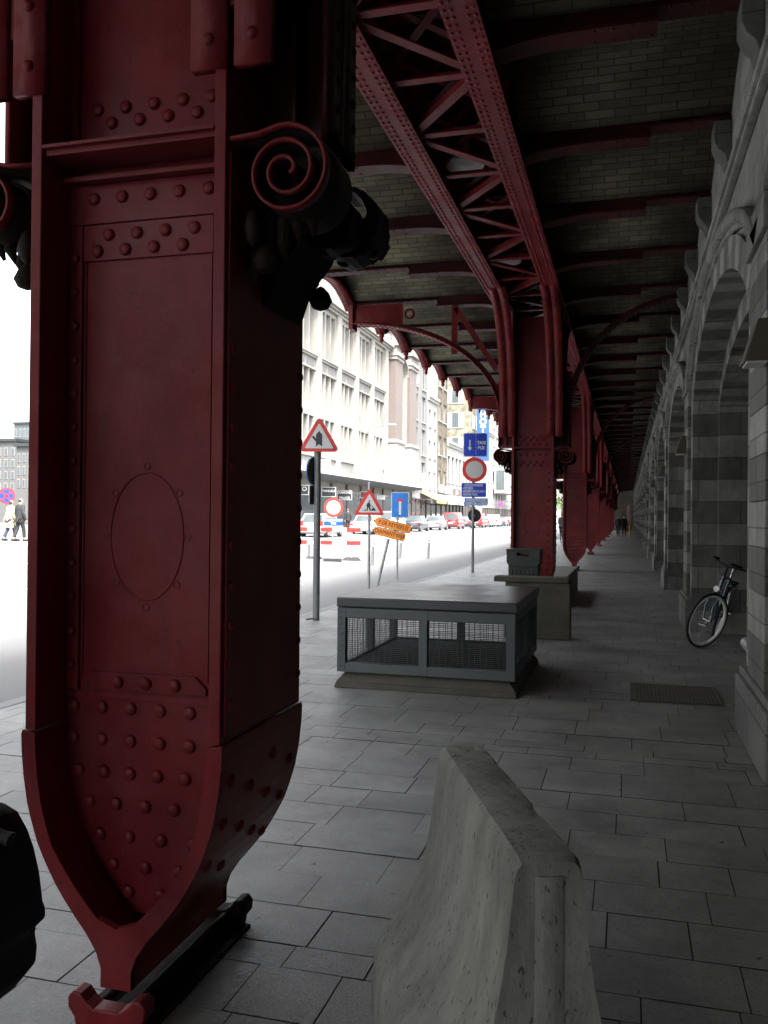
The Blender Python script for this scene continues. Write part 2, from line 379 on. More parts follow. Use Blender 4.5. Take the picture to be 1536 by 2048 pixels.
# ================================================================== VIADUCT DECK
VL = (-45.0, 120.0)
vd = thing('railway_viaduct', 'dark red riveted railway viaduct deck with brick vaults overhead, running above the pavement', 'viaduct', (CX, 0, 4.8))
VO = (CX, 0, 4.8)
mb = MB(VO); mb.box(EX + .06, 3.0, VL[0] - 3, VL[1], 6.0, 6.7); mb.build('deck_slab', 'slab', vd)
def kbeams(): return [k for k in range(-6, 61)]
def haunch(sg):
    """bottom profile of a cross beam from the girder outwards; sg=-1 street side, +1 wall side"""
    xw = CX - .05 + sg * .42
    xs_, zs_ = [xw], [4.80]
    pts = [(xw, 4.83)]
    x1 = CX + sg * 1.12
    for t in range(1, 9):
        a = math.pi / 2 * t / 8
        pts.append((xw + (x1 - xw) * (1 - math.cos(a)) * 1.0, 4.83 + .145 * math.sin(a)))
    x2 = CX + sg * 1.62; x3 = (EX + .08) if sg < 0 else WX
    pts += [(x2, 4.975), (x2 + sg * .002, 5.075), (x3, 5.075)]
    return pts
for k in kbeams():
    yb = Y0 + k * BS; mb = MB(VO)
    for sg in (-1, 1):
        p = haunch(sg)
        mb.ribbon(p[:-2], 'y', yb - .11, yb + .11, .022, smooth=False, side=1 if sg > 0 else -1)
        mb.ribbon(p[-2:], 'y', yb - .10, yb + .10, .022, smooth=False, side=1 if sg > 0 else -1)
        mb.prism([(x, z + .012) for x, z in p] + [(p[-1][0], 5.42), (p[0][0], 5.42)], 'y', yb - .012, yb + .012)
        if yb < 22:
            q = p[8:-1] if False else p
            x_a, x_b = sorted((p[-1][0], p[8][0])); nx = int((x_b - x_a) / .13)
            for i in range(nx):
                x = x_a + (i + .5) * .13; z = 5.075 if abs(x - CX) > 1.62 else 4.975
                for dy in (-.07, .07): mb.dome((x, yb + dy, z), (0, 0, -1), .015, .01, 6)
    mb.box(CX - .40, CX + .40, yb - .05, yb + .05, 5.3, 5.6)
    mb.build('cross_beam', 'shaded_steel', vd)
for k in kbeams()[:-1]:
    ya, yb = Y0 + k * BS + .08, Y0 + (k + 1) * BS - .08; mb = MB(VO); pr = []
    for i in range(13):
        t = i / 12; pr.append((ya + (yb - ya) * t, 5.13 + .30 * math.sin(math.pi * t)))
    for sg, xa, xb in ((-1, EX + .1, CX - .42), (1, CX + .42, WX)):
        mb.ribbon(pr, 'x', xa, xb, .1, smooth=True, side=1)
    mb.build('brick_vault', 'vault', vd)
for sg in (-1, 1):
    mb = MB(VO); xc = CX - .05 + sg * .41
    mb.box(xc - .012, xc + .012, VL[0], VL[1], 4.845, 6.0)
    mb.box(xc - .125, xc + .125, VL[0], VL[1], 4.80, 4.822)
    mb.box(xc - .105, xc + .105, VL[0], VL[1], 4.823, 4.843)
    for q in (-1, 1): mb.box(xc + q * .013, xc + q * .03, VL[0], VL[1], 4.844, 4.95)
    y = 3.0
    while y < 30:
        for dx in (-.098, -.05, .05, .098): mb.dome((xc + dx, y, 4.80), (0, 0, -1), .0165, .013, 7)
        y += .092 if y < 20 else .14
    y = VL[0] + .3
    for k in kbeams():
        yb = Y0 + (k + .5) * BS
        for q in (-1, 1): mb.box(xc + q * .013, xc + q * .09, yb - .006, yb + .006, 4.86, 6.0)
    mb.build('girder', 'steel', vd)
ns = 0
for k in range(0, 60):
    y = Y0 + .1 + k * BS / 2
    for nm, a, b in (('strut', (CX - .38, y), (CX + .28, y)), ('diagonal_brace', (CX - .36, y + .1), (CX + .26, y + BS / 2 - .1)) if k % 2 else ('diagonal_brace', (CX + .26, y + .1), (CX - .36, y + BS / 2 - .1))):
        mb = MB(VO); A, B = Vector((*a, 4.87)), Vector((*b, 4.87)); mb.bar(A, B, .085, .012)
        d = (B - A).normalized(); sd_ = Vector((-d.y, d.x, 0))
        mb.bar(A + sd_ * .034 + Vector((0, 0, .03)), B + sd_ * .034 + Vector((0, 0, .03)), .009, .058)
        for e, q in ((A, 1), (B, -1)):
            mb.box(e.x - .05, e.x + .05, e.y - .05, e.y + .05, 4.855, 4.8635)
            if y < 18:
                for j in (.0, .06): mb.dome(e + d * q * j - Vector((0, 0, .0065 if j else .015)), (0, 0, -1), .014, .01, 6)
        mb.build(nm, 'steel', vd)
for k in range(0, 40):
    y = Y0 + .35 + k * BS / 2; mb = MB(VO)
    mb.bar((CX - .40, y, 5.18), (CX + .30, y + BS / 2, 5.18), .07, .012); mb.bar((CX + .30, y, 5.166), (CX - .40, y + BS / 2, 5.166), .07, .012)
    mb.build('upper_brace', 'steel', vd)
# upper bracing in the girder, seen through the lower one
for k in range(0, 26):
    y = Y0 + .6 + k * BS / 2; mb = MB(VO)
    mb.bar((CX - .38, y, 4.95), (CX + .38, y, 5.75), .06, .012, up=(0, 1, 0)); mb.bar((CX + .38, y + .02, 4.95), (CX - .38, y + .02, 5.75), .06, .012, up=(0, 1, 0))
    mb.build('cross_frame', 'steel', vd)
mb = MB(VO); xe = EX + .04                     # scalloped edge girder towards the street
for k in kbeams()[:-1]:
    ya, yb = Y0 + k * BS, Y0 + (k + 1) * BS; n = 14; pts = []
    for i in range(n + 1):
        t = i / n; pts.append((ya + (yb - ya) * t, 4.99 + .26 * math.sin(math.pi * t) ** .8))
    mb.prism(pts + [(yb, 6.9), (ya, 6.9)], 'x', xe - .012, xe + .012)
    mb.ribbon(pts, 'x', xe - .10, xe + .10, .02, smooth=True, side=1)
    if ya < 34:
        for i in range(22):
            t = (i + .5) / 22; z = 4.99 + .26 * math.sin(math.pi * t) ** .8; dz = math.cos(math.pi * t) * .26 * math.pi / (yb - ya)
            for dx in (-.06, .06): mb.dome((xe + dx, ya + (yb - ya) * t, z), (0, dz, -1), .019, .013, 6)
    mb.lathe([(.012, 4.83), (.045, 4.87), (.03, 4.93), (.055, 4.95), (.05, 5.0)], (xe, ya, 0), 8)
mb.box(xe - .16, xe + .02, VL[0], VL[1], 6.5, 6.72); mb.box(xe - .22, xe + .02, VL[0], VL[1], 6.72, 6.95)
mb.build('edge_girder', 'steel', vd)

# ================================================================== COLUMNS
HW = [(.10, .05), (.155, .05), (.20, .066), (.25, .10), (.29, .135), (.33, .168), (.38, .205), (.44, .242), (.50, .272), (.56, .294), (.62, .311), (.70, .325), (.79, .334), (.83, .335)]
def hwz(z):
    if z <= HW[0][0]: return HW[0][1]
    for (a, wa), (b, wb) in zip(HW, HW[1:]):
        if z <= b: return wa + (wb - wa) * (z - a) / (b - a)
    return .328
def make_column(name, label, detail=2):
    t = thing(name, label, 'column', (0, 0, 0), 0, 'iron columns in a row along the pavement')
    DY = .315
    seg = {2: 11, 1: 7, 0: 5}[detail]
    for sg in (-1, 1):                                              # shaped side plates
        mb = MB()
        path = [(sg * w_, z) for z, w_ in HW] + [(sg * .333, .84)]
        mb.ribbon(path, 'y', -DY - .004, DY + .004, .042, smooth=False, side=1 if sg > 0 else -1)
        mb.ribbon([(sg * .325, .84), (sg * .325, 4.78)], 'y', -DY, DY, .036, smooth=False, side=1 if sg > 0 else -1)
        if detail:
            mb.box(sg * .3251, sg * .333, -DY + .02, DY - .02, .86, 2.55)
            for row in range(3):
                for j in range(4):
                    z = .72 - row * .13 - (j % 2) * .06; mb.dome((sg * hwz(z), -.24 + j * .16, z), (sg, 0, -.35 * (row > 0)), .021, .015, seg)
            z = .95
            while z < 2.1:
                for yv in (-.27, .27): mb.dome((sg * .333, yv, z), (sg, 0, 0), .017, .012, seg)
                z += .115
        mb.build('side_plate', 'steel', t, bevel=.005 if detail == 2 else 0)
    for fy in (-1, 1):                                              # flat shield rim at either end of the shaft
        mb = MB(); ya, yb = sorted((fy * (DY + .005), fy * (DY - .02)))
        zz = [.10, .155, .20, .25, .275] + [.30 + .04 * i for i in range(13)] + [.83]
        def inn(z): return max(0, hwz(z) - (.048 if z > .5 else .048 + .035 * (.5 - z) / .23)) if z > .275 else 0
        for za, zb in zip(zz, zz[1:]):
            for sg in (-1, 1): mb.prism([(sg * inn(za), za), (sg * hwz(za), za), (sg * hwz(zb), zb), (sg * inn(zb), zb)], 'y', ya, yb)
        mb.build('shield_rim', 'steel', t)
    for fy in (-1, 1):                                              # recessed riveted panels, front and rear
        mb = MB(); yp = fy * .155; ou = fy
        out = [(w_ - .03, z) for z, w_ in HW if z > .24] + [(.30, .84), (.30, 4.7)]
        mb.prism(out + [(-x, z) for x, z in out[::-1]], 'y', yp, yp - fy * .02)
        if detail:
            def plate(poly, th): mb.prism(poly, 'y', yp + fy * .0005, yp + fy * th)
            def riv(x, z, th=0.0, r=.0215): mb.dome((x, yp + fy * th, z), (0, fy, 0), r, .017, seg)
            for sg in (-1, 1):                                       # angle strips along the panel edges
                ie = .215 if sg > 0 else .245; plate([(sg * .2885, .94), (sg * ie, .94), (sg * ie, 2.42), (sg * .2885, 2.42)], .013)
                z = 1.02
                while z < 2.4: riv(.243 if sg > 0 else -.268, z, .013, .0165); z += .108
                plate([(sg * .2885, 2.62), (sg * .262, 2.62), (sg * .262, 4.6), (sg * .2885, 4.6)], .02)
                plate([(sg * (ie - .006), .985), (sg * (ie - .012), .985), (sg * (ie - .012), 2.40), (sg * (ie - .006), 2.40)], .006)
            plate([(-.2885, 2.4215), (.2885, 2.4215), (.2885, 2.545), (-.2885, 2.545)], .016)
            for i in range(5): riv(-.2 + i * .1, 2.50 - 0, .016)
            plate([(-.243, 2.305), (.213, 2.305), (.213, 2.42), (-.243, 2.42)], .010)
            for i in range(4):
                riv(-.15 + i * .1, 2.385, .010); riv(-.19 + i * .1, 2.335, .010)
            plate([(-.235, .945), (.205, .945), (.205, .965), (.17, 1.0), (-.19, 1.0), (-.235, .965)], .012)
            for i in range(3): riv(-.1 + i * .1, .971, .012)
            plate([(-.2885, .915), (.2885, .915), (.2885, .935), (-.2885, .935)], .006)
            for z, xs_ in ((.887, (-.265, -.162, -.06, .043, .146, .25)), (.785, (-.265, -.162, -.06, .043, .146, .245)), (.683, (-.245, -.153, -.06, .036, .132, .228)),
                           (.585, (-.205, -.108, -.005, .095, .20)), (.485, (-.165, -.06, .052, .163)), (.395, (-.115, -.002, .115)), (.315, (-.06, .05))):
                for x in xs_: riv(x, z, 0, .0225)
            if fy < 0:                                              # painted-over oval hatch with its screw holes
                el = [(-.01 + .128 * math.cos(2 * math.pi * k / 40), yp - .0015, 1.43 + .2 * math.sin(2 * math.pi * k / 40)) for k in range(40)]
                mb.tube(el, .0028, 5, closed=True)
                for a in (90, 38, 0, -42, -90, -138, 180, 142):
                    c = (-.01 + .142 * math.cos(R(a)), 1.43 + .222 * math.sin(R(a)))
                    mb.tube([(c[0] + .011 * math.cos(2 * math.pi * k / 10), yp - .0015, c[1] + .011 * math.sin(2 * math.pi * k / 10)) for k in range(10)], .0022, 4, closed=True)
            for i in range(5):
                riv(-.2 + i * .1, 2.79 + 0, 0); riv(-.15 + i * .1, 2.745, 0); riv(-.2 + i * .1, 2.67, 0)
        mb.build('panel', 'steel', t, bevel=.002 if detail == 2 else 0)
    mb = MB()                                                       # ledges across the recess
    for fy in (-1, 1):
        mb.box(-.285, .285, fy * .1745, fy * .30, 2.595, 2.612); mb.box(-.285, .285, fy * .172, fy * .21, 2.546, 2.56)
        mb.box(-.287, .287, fy * .176, fy * .318, 2.6125, 2.622)
    mb.build('ledge', 'steel', t)
    mb = MB()                                                       # rocker bearing
    cup = [(-.10, 0), (.10, 0), (.105, .03), (.125, .055), (.128, .085), (.11, .105), (.085, .10), (.066, .078), (.04, .062), (-.04, .062), (-.066, .078), (-.085, .10), (-.11, .105), (-.128, .085), (-.125, .055), (-.105, .03)]
    mb.prism(cup, 'y', -.37, -.31); cu_ = mb.build('bearing', 'steel', t, bevel=.006 if detail == 2 else 0)
    mb = MB(); mb.prism([(x * .5, z * .62) for x, z in cup], 'y', -.3095, .31); mb.prism([(x, z * 1.05) for x, z in cup], 'y', .3105, .385); mb.box(-.13, .13, -.33, .36, -.02, .01)
    mb.build('rocker', 'castiron', cu_, bevel=.008 if detail == 2 else 0)
    mb = MB(); mb.box(-.02, .02, -.15, .15, .3, 4.7); mb.build('core_web', 'steel', t)
    for fy in (-1, 1):                                              # curved brackets up to the girders
        for sg in (-1, 1):
            mb = MB(); xc = sg * .37 - .03; n = 16; pts = []
            for i in range(n + 1):
                a = math.pi / 2 * i / n; pts.append((fy * (.325 + 1.35 * (1 - math.cos(a))), 3.15 + 1.64 * math.sin(a)))
            pts = [(fy * .325, 2.78), (fy * .325, 2.95)] + pts
            mb.ribbon(pts, 'x', xc - .125, xc - .012, .03, smooth=True, side=1 if fy > 0 else -1)
            mb.ribbon(pts, 'x', xc + .012, xc + .125, .03, smooth=True, side=1 if fy > 0 else -1)
            mb.prism([(a_ - fy * .012, b_ + .012) for a_, b_ in pts[1:]] + [(fy * .26, 4.79), (fy * .26, 2.95)], 'x', xc - .008, xc + .008)
            if detail:
                for i in range(len(pts) - 1):
                    a, b = Vector(pts[i]), Vector(pts[i + 1]); m_ = (a + b) / 2; d = (b - a).normalized(); nn = Vector((d.y, -d.x)) * fy
                    for dx in (-.068, .068): mb.dome((xc + dx, m_.x + nn.x * 0, m_.y + nn.y * 0), (0, nn.x, nn.y), .019, .015, seg)
            mb.build('bracket', 'steel', t)
    for sg in (-1, 1):                                              # scroll capital
        mb = MB(); c = Vector((sg * .505, 2.475)); pts = []
        for i in range(66):
            a = i / 65; th = R(98) - a * R(360 * 2.35); r = .114 * (1 - a) ** .85 + .012
            pts.append((c.x + sg * r * math.cos(th), c.y + r * math.sin(th)))
        pts = [(sg * .335, 2.576), (sg * .42, 2.582)] + pts
        mb.ribbon(pts, 'y', -.31, -.275, .0095, smooth=True, side=1)
        so = mb.build('scroll', 'steel', t)
        mb = MB(); mb.ribbon(pts, 'y', -.2745, -.07, .0085, smooth=True, side=1); mb.lathe([(.1, -.2), (.1, -.08)], (c.x, 0, c.y), 20, 'y'); mb.build('scroll_body', 'castiron', so)
        mb = MB()                                                   # console with leaf, knob and drop under the scroll
        prof = [(.338, 2.57), (.48, 2.57), (.50, 2.50), (.48, 2.42), (.46, 2.36), (.43, 2.32), (.40, 2.29), (.375, 2.24), (.355, 2.18), (.338, 2.16)]
        mb.prism([(sg * x, z) for x, z in prof], 'y', -.06, .24)
        for q in range(5):                                          # drooping acanthus tips
            xx = .36 + q * .045; zz_ = 2.20 + q * .035 + (q % 2) * .02
            mb.tube([(sg * (xx - .02), -.10, zz_ + .17), (sg * xx, -.17 - .02 * (q % 2), zz_ + .10), (sg * (xx + .004), -.19, zz_ + .03), (sg * xx, -.165, zz_ - .01)], [.022, .026, .02, .006], 8)
        for yv in (-.24, .24):
            mb.lathe([(.002, -.035), (.028, -.026), (.042, 0), (.03, .026), (.012, .045), (.002, .05)], (sg * .41, yv + .02, 2.245), 12)
            mb.lathe([(.003, -.06), (.02, -.04), (.027, 0), (.015, .04), (.003, .05)], (sg * .385, yv * 1.06, 2.34), 10)
        mb.build('console', 'castiron', t, bevel=.012 if detail == 2 else 0)
        mb = MB()                                                   # curling leaf: hooked crescents with a pointed tip
        for q0, q1, cx_, cz_, rr_ in ((.17, .31, .53, 2.475, .118), (.06, .15, .50, 2.45, .095)):
            o_, i_ = [], []
            for k in range(19):
                t_ = k / 18; a = R(-165 + 262 * t_); wd = .012 + .058 * math.sin(math.pi * min(1, t_ * 1.05)) ** 1.3 * (.6 + .4 * math.cos((t_ - .55) * 3))
                o_.append((sg * (cx_ + rr_ * math.cos(a)), cz_ + rr_ * math.sin(a))); i_.append((sg * (cx_ + (rr_ - wd) * math.cos(a)), cz_ + (rr_ - wd) * math.sin(a)))
            for k in range(18): mb.prism([o_[k], o_[k + 1], i_[k + 1], i_[k]], 'y', q0 + .02 * math.sin(k * 1.1), q1 - .02 * math.sin(k * 1.3))
            for k in (4, 8, 12): mb.dome((o_[k][0], (q0 + q1) / 2, o_[k][1]), (o_[k][0] - sg * cx_, 0, o_[k][1] - cz_), .022, .012, 8)
            mb.bar((sg * .40, (q0 + q1) / 2, 2.33), (o_[2][0], (q0 + q1) / 2, o_[2][1] + .01), .05, .03)
        mb.build('leaf', 'castiron', t)
    for sg, xend, ztop in ((-1, -(CX - EX - .06), 1.62), (1, WX - CX, 1.78)):    # transverse arch ribs
        xend = EX + .06 - CX if sg < 0 else WX - CX
        mb = MB(); n = 30; pts = [(sg * .57, 2.63), (sg * .57, 2.9)]
        for i in range(n + 1):
            a = math.pi / 2 * i / n; pts.append((xend - (xend - sg * .57) * math.cos(a), 3.12 + ztop * math.sin(a)))
        out = []
        s_ = 1 if sg > 0 else -1
        mb.ribbon(pts, 'y', -.135, -.015, .022, smooth=True, side=s_); mb.ribbon(pts, 'y', .015, .135, .022, smooth=True, side=s_)
        mb.ribbon(pts, 'y', -.012, .012, .085, smooth=False, side=s_)
        if detail:
            # rivets
            acc = 0
            L = [(Vector(b) - Vector(a)).length for a, b in zip(pts, pts[1:])]
            stepv = .085; pos = .04; tot = sum(L)
            while pos < tot:
                q = pos; i = 0
                while q > L[i]: q -= L[i]; i += 1
                a, b = Vector(pts[i]), Vector(pts[i + 1]); p = a.lerp(b, q / L[i]); d = (b - a).normalized(); nn = Vector((d.y, -d.x)) * s_
                for dy in (-.105, -.045, .045, .105): mb.dome((p.x, dy, p.y), (nn.x, 0, nn.y), .016, .012, 6)
                pos += stepv
        mb.box(sg * .345, sg * .57, -.13, .13, 2.63, 2.66); mb.prism([(sg * .328, 2.661), (sg * .571, 2.661), (sg * .585, 3.3), (sg * .64, 3.6), (sg * .328, 4.2)], 'y', -.0135, .0135)
        mb.box(sg * .44, sg * .452, -.10, -.0136, 2.661, 3.5)
        # plated spandrel end and open bracing
        if sg < 0:
            e = [(p[0], p[1] + .05) for p in pts if p[0] < xend + .95]
            mb.prism(e + [(xend, 5.07), (e[0][0], 5.07)], 'y', -.04, -.03)
            mb.box(xend - .02, xend + .05, -.14, .14, 4.66, 5.08)
            mb.tube([(xend + 1.02 + .075 * math.cos(2 * math.pi * k / 14), -.05, 4.88 + .075 * math.sin(2 * math.pi * k / 14)) for k in range(14)], .022, 6, closed=True)
            for xv in (-1.32,): mb.box(xv - .05, xv + .05, -.03, -.018, 4.18 if xv < -1 else 4.05, 5.0)
            mb.bar((-.62, -.024, 3.9), (-1.3, -.024, 4.95), .09, .012, up=(0, 1, 0))
        mb.build('arch_rib', 'steel' if sg < 0 else 'shaded_steel', t)  # wall-side rib gets the red with shade in its colour
    return t
lab = ['nearest iron column, a huge dark red riveted shaft with scrolls filling the left of the view',
       'second iron column, dark red and riveted, rising behind the grey litter bin',
       'third iron column, its pointed foot showing above the low concrete block',
       'fourth iron column, its foot standing clear just right of the third one',
       'fifth iron column of the row, far down the dark pavement',
       'sixth iron column of the row, small and deep in shadow', 'seventh iron column of the row, tiny and deep in shadow',
       'eighth iron column, near the far dark end of the row']
cn = make_column('iron_column', lab[0], 2); cn.location = (CX, Y0, 0)
c1 = make_column('iron_column', lab[1], 1); c1.location = (CX, Y0 + STEP, 0)
far = make_column('iron_column', lab[3], 0); far.location = (CX, Y0 + 3 * STEP, 0)
c2 = copy_tree(c1); c2.location = (CX, Y0 + 2 * STEP, 0); c2['label'] = lab[2]
for k in range(4, 8):
    c = copy_tree(far); c.location = (CX, Y0 + k * STEP, 0); c['label'] = lab[k]
# round lamps inside the girder
for i, px in enumerate(((910, 335), (1000, 525))):
    p = on_z(*px, 5.0)
    t = thing('ceiling_lamp', ('round white lamp up inside the girder bracing, nearer of two', 'round white lamp up inside the girder bracing, farther and smaller one')[i], 'lamp', (p.x + .1, p.y, 5.0), 0, 'round lamps in the girder')
    mb = MB(); mb.lathe([(.19, 0), (.2, .02), (.17, .07), (.05, .1), (.03, .3)], (0, 0, 0), 20); mb.build('housing', 'swhite', t)
    mb = MB(); mb.lathe([(.01, -.035), (.1, -.028), (.175, -.002)], (0, 0, 0), 20); mb.build('lens', 'lens', t)

# ================================================================== STATION WALL
BAY, YC0 = 7.1, 9.6
sw = thing('station_wall', 'grey and dark striped stone wall of arched doorways along the right side of the pavement', 'wall', (WX, 0, 0))
SO = (WX, 0, 0)
def arch_path(a, b, z0, clip, n=26):
    """opening outline in (dy, z), jamb foot to jamb foot"""
    z = lambda d: z0 + b * math.sqrt(max(0, 1 - (d / a) ** 2))
    p = [(-clip, 0.0)]; zj = z(clip); k = max(1, int(zj / .29))
    p += [(-clip, min(zj, .29 * i)) for i in range(1, k + 1)]
    if zj - p[-1][1] > .02: p.append((-clip, zj))
    for i in range(1, n): d = -clip * math.cos(math.pi * i / n); p.append((d, z(d)))
    return p + [(-d, zz) for d, zz in p[:p.index((-clip, p[k + (1 if len(p) > k + 1 and p[k + 1][0] == -clip else 0)][1])) + 1][::-1]]
P1 = arch_path(3.1, 1.35, 2.5, 2.8); P2 = arch_path(2.95, 1.1, 2.5, 2.65)
def offset_path(p, o):
    out = []
    for d, z in p:
        if abs(abs(d) - max(abs(x) for x, _ in p)) < 1e-6 and z < 2.95: out.append((d + math.copysign(o, d), z))
        else:
            v = Vector((d * .45, max(.05, z - 1.6))).normalized(); out.append((d + v.x * o * 1.15, z + v.y * o))
    return out
def ring(mb, yc, path, xf, xb, o, seedk):
    q = offset_path(path, o); rnd = random.Random(seedk)
    for i in range(len(path) - 1):
        tone = (1.0 if i % 2 else .52) * rnd.uniform(.88, 1.1)
        (d0, z0), (d1, z1) = path[i], path[i + 1]; (e0, y0), (e1, y1) = q[i], q[i + 1]
        mb.add([(xf, yc + d0, z0), (xf, yc + d1, z1), (xf, yc + e1, y1), (xf, yc + e0, y0)], [(0, 1, 2, 3)], tone)
        mb.add([(xf, yc + d0, z0), (xf, yc + d1, z1), (xb, yc + d1, z1), (xb, yc + d0, z0)], [(0, 1, 2, 3)], tone)
        mb.add([(xf, yc + e0, y0), (xf, yc + e1, y1), (xf + .04, yc + e1, y1), (xf + .04, yc + e0, y0)], [(0, 1, 2, 3)], tone)
nb = 16
mbw = MB(SO)
H1 = offset_path(P1, .12)
rw = random.Random(5)
for n in range(-3, nb):
    yc = YC0 + BAY * n
    # wall above and beside the opening, in ashlar courses
    ya, yb = yc - BAY / 2, yc + BAY / 2
    top = [p for p in H1]
    zl = [0.0]
    while zl[-1] < 6: zl.append(min(6.0, zl[-1] + .37))
    def half(z):   # half width of the hole at height z
        if z <= 3.0: return 2.92
        best = 0
        for (d0, z0), (d1, z1) in zip(H1, H1[1:]):
            if d0 <= 0 and d1 <= 0 and min(z0, z1) <= z <= max(z0, z1) and abs(z1 - z0) > 1e-6:
                best = max(best, -(d0 + (d1 - d0) * (z - z0) / (z1 - z0)))
        return best
    for i, (za, zb) in enumerate(zip(zl, zl[1:])):
        sub = [za + (zb - za) * j / 6 for j in range(7)]
        for s0, s1 in zip(sub, sub[1:]):
            h0, h1 = half(s0), half(s1)
            for sg in (-1, 1):
                if h0 <= 0: h0 = 0
                if h1 <= 0: h1 = 0
                e = yc + sg * BAY / 2
                nbk = 4
                def yv(h, t): return yc + sg * (h + (BAY / 2 - h) * t)
                for t in range(nbk):
                    tn = .92 + .14 * (((i * 7 + t * 5 + n * 3 + (sg > 0)) * 2654435761 % 97) / 97)
                    if s0 < .5: tn *= .8
                    elif s0 < 3.0 and i % 2: tn *= .55
                    mbw.add([(WX, yv(h0, t / nbk), s0), (WX, yv(h0, (t + 1) / nbk), s0), (WX, yv(h1, (t + 1) / nbk), s1), (WX, yv(h1, t / nbk), s1)], [(0, 1, 2, 3)], tn)
    mb = MB(SO); ring(mb, yc, P1, WX - .03, 1.17, .27, n); ring(mb, yc, P2, 1.16, 1.96, .42, n + 50)
    mb.build('arch_ring', 'stone', sw, fix=False)
    mb = MB(SO); hp = []
    for i in range(33):
        d = -3.55 + 7.1 * i / 32; hp.append((yc + d, 2.5 + 1.62 * math.sqrt(1 - (d / 4.02) ** 2)))
    mb.tone = .8
    mb.ribbon(hp, 'x', WX - .10, WX - .001, .10, smooth=True, side=1); mb.ribbon([(a, b - .05) for a, b in hp], 'x', WX - .055, WX - .001, .05, smooth=True, side=1)
    mb.build('hood_mould', 'stone', sw)
    # pier between bays
    yp = yc + BAY / 2; mb = MB(SO)
    z = .46; i = 0
    while z < 3.2:
        zt = min(z + .29, 3.26); mb.box(WX - .07, WX - .001, yp - .36, yp + .36, z, zt - .004, tone=1.1 if i % 2 else .5); z = zt; i += 1
    mb.box(WX - .10, WX - .002, yp - .42, yp + .42, 3.262, 3.40, tone=1.0)
    mb.box(WX - .098, WX - .002, yp - .40, yp + .40, 3.403, 3.50, tone=.9)
    mb.build('pier', 'stone', sw, bevel=.008)
    mb = MB(SO); mb.tone = .6; mb.box(WX - .11, WX - .001, yp - .74, yp + .74, 0, .40); mb.box(WX - .085, WX - .001, yp - .72, yp + .72, .40, .455); mb.build('plinth', 'stone', sw, bevel=.012)
    # door infill
    d = MB(SO); d.box(2.0, 2.04, yc - 2.7, yc + 2.7, 0, 3.9); dr = d.build('door', 'glassdark', sw)
    f = MB(SO)
    for yy_ in (-2.6, -1.3, 0, 1.3, 2.58): f.box(1.94, 2.0, yc + yy_ - .05, yc + yy_ + .05, 0, 3.5)
    f.box(1.93, 1.999, yc - 2.6, yc + 2.6, 2.35, 2.47); f.box(1.93, 1.999, yc - 2.6, yc + 2.6, 0, .16)
    f.build('frame', 'doorframe', dr)
mbw.build('wall_face', 'stone', sw, fix=False)
mb = MB(SO); mb.tone = 1.0; mb.box(WX - .06, WX - .001, VL[0], VL[1], 4.34, 4.40); mb.box(WX - .09, WX - .001, VL[0], VL[1], 4.40, 4.45); mb.build('string_course', 'stone', sw, bevel=.01)
mb = MB(SO); mb.box(2.05, 3.0, VL[0], VL[1], 0, 6.0, tone=.6); mb.build('wall_core', 'stone', sw)
for k in kbeams():
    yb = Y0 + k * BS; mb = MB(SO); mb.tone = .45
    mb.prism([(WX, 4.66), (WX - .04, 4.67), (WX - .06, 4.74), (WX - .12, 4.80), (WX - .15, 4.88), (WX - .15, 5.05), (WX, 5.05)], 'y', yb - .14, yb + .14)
    mb.build('corbel', 'stone', sw, bevel=.01)
for i in range(-1, 7):                                             # wedge shaped wall lamps on the piers
    yp = YC0 + BAY * (i + .5) if i >= 0 else YC0 - BAY / 2
    names = ['nearest wedge lamp, cut off by the right edge of the view, on a striped pier', 'second wedge lamp along the striped wall, above and left of the bicycle', 'third wedge lamp along the striped wall', 'fourth wedge lamp along the striped wall', 'fifth wedge lamp along the striped wall, small', 'sixth wedge lamp along the striped wall, smaller still', 'seventh wedge lamp along the striped wall, tiny', 'eighth wedge lamp along the striped wall, farthest']
    t = thing('wall_lamp', names[i + 1], 'lamp', (WX - .07, yp - (.45 if i < 0 else 0), 2.55), 0, 'wedge lamps along the wall')
    mb = MB(); mb.hexa([(-.15, -.13, -.12), (0, -.13, -.12), (0, .13, -.12), (-.15, .13, -.12), (-.07, -.11, .13), (0, -.11, .13), (0, .11, .13), (-.07, .11, .13)]); mb.build('shade', 'lampmetal', t, bevel=.008)
    mb = MB(); mb.box(-.13, -.02, -.11, .11, -.13, -.1205); mb.build('lens', 'lens', t)
mb = MB(SO)
mb.tube([(.90, 6.05, .53), (.90, 7.55, .53)], .05, 14); mb.tube([(.90, 6.3, .53), (.90, 6.3, .0)], .03, 10); mb.tube([(.90, 7.3, .53), (.90, 7.3, .0)], .03, 10)
hr = thing('barrier_rail', 'thick steel tube rail low beside the doorway at the right edge', 'rail', (.92, 6.8, 0))
mb = MB(); mb.tube([(0, -.7, .53), (0, .62, .53)], .05, 16); mb.build('rail', 'silverpole', hr)
for q in (-.5, .35):
    mb = MB(); mb.tube([(0, q, .0), (0, q, .49)], .03, 12); mb.build('post', 'silverpole', hr)
# far end of the arcade
ew = thing('end_wall', 'dark wall closing the far end of the covered pavement', 'wall', (-.5, 116, 0))
mb = MB(); mb.box(-1.6, 2.2, 0, .5, 0, 6.6); mb.build('wall_face', 'slab', ew)
mb = MB(); mb.box(-.2, .9, -.08, -.001, 0, 2.5); mb.build('door', 'doorframe', ew)

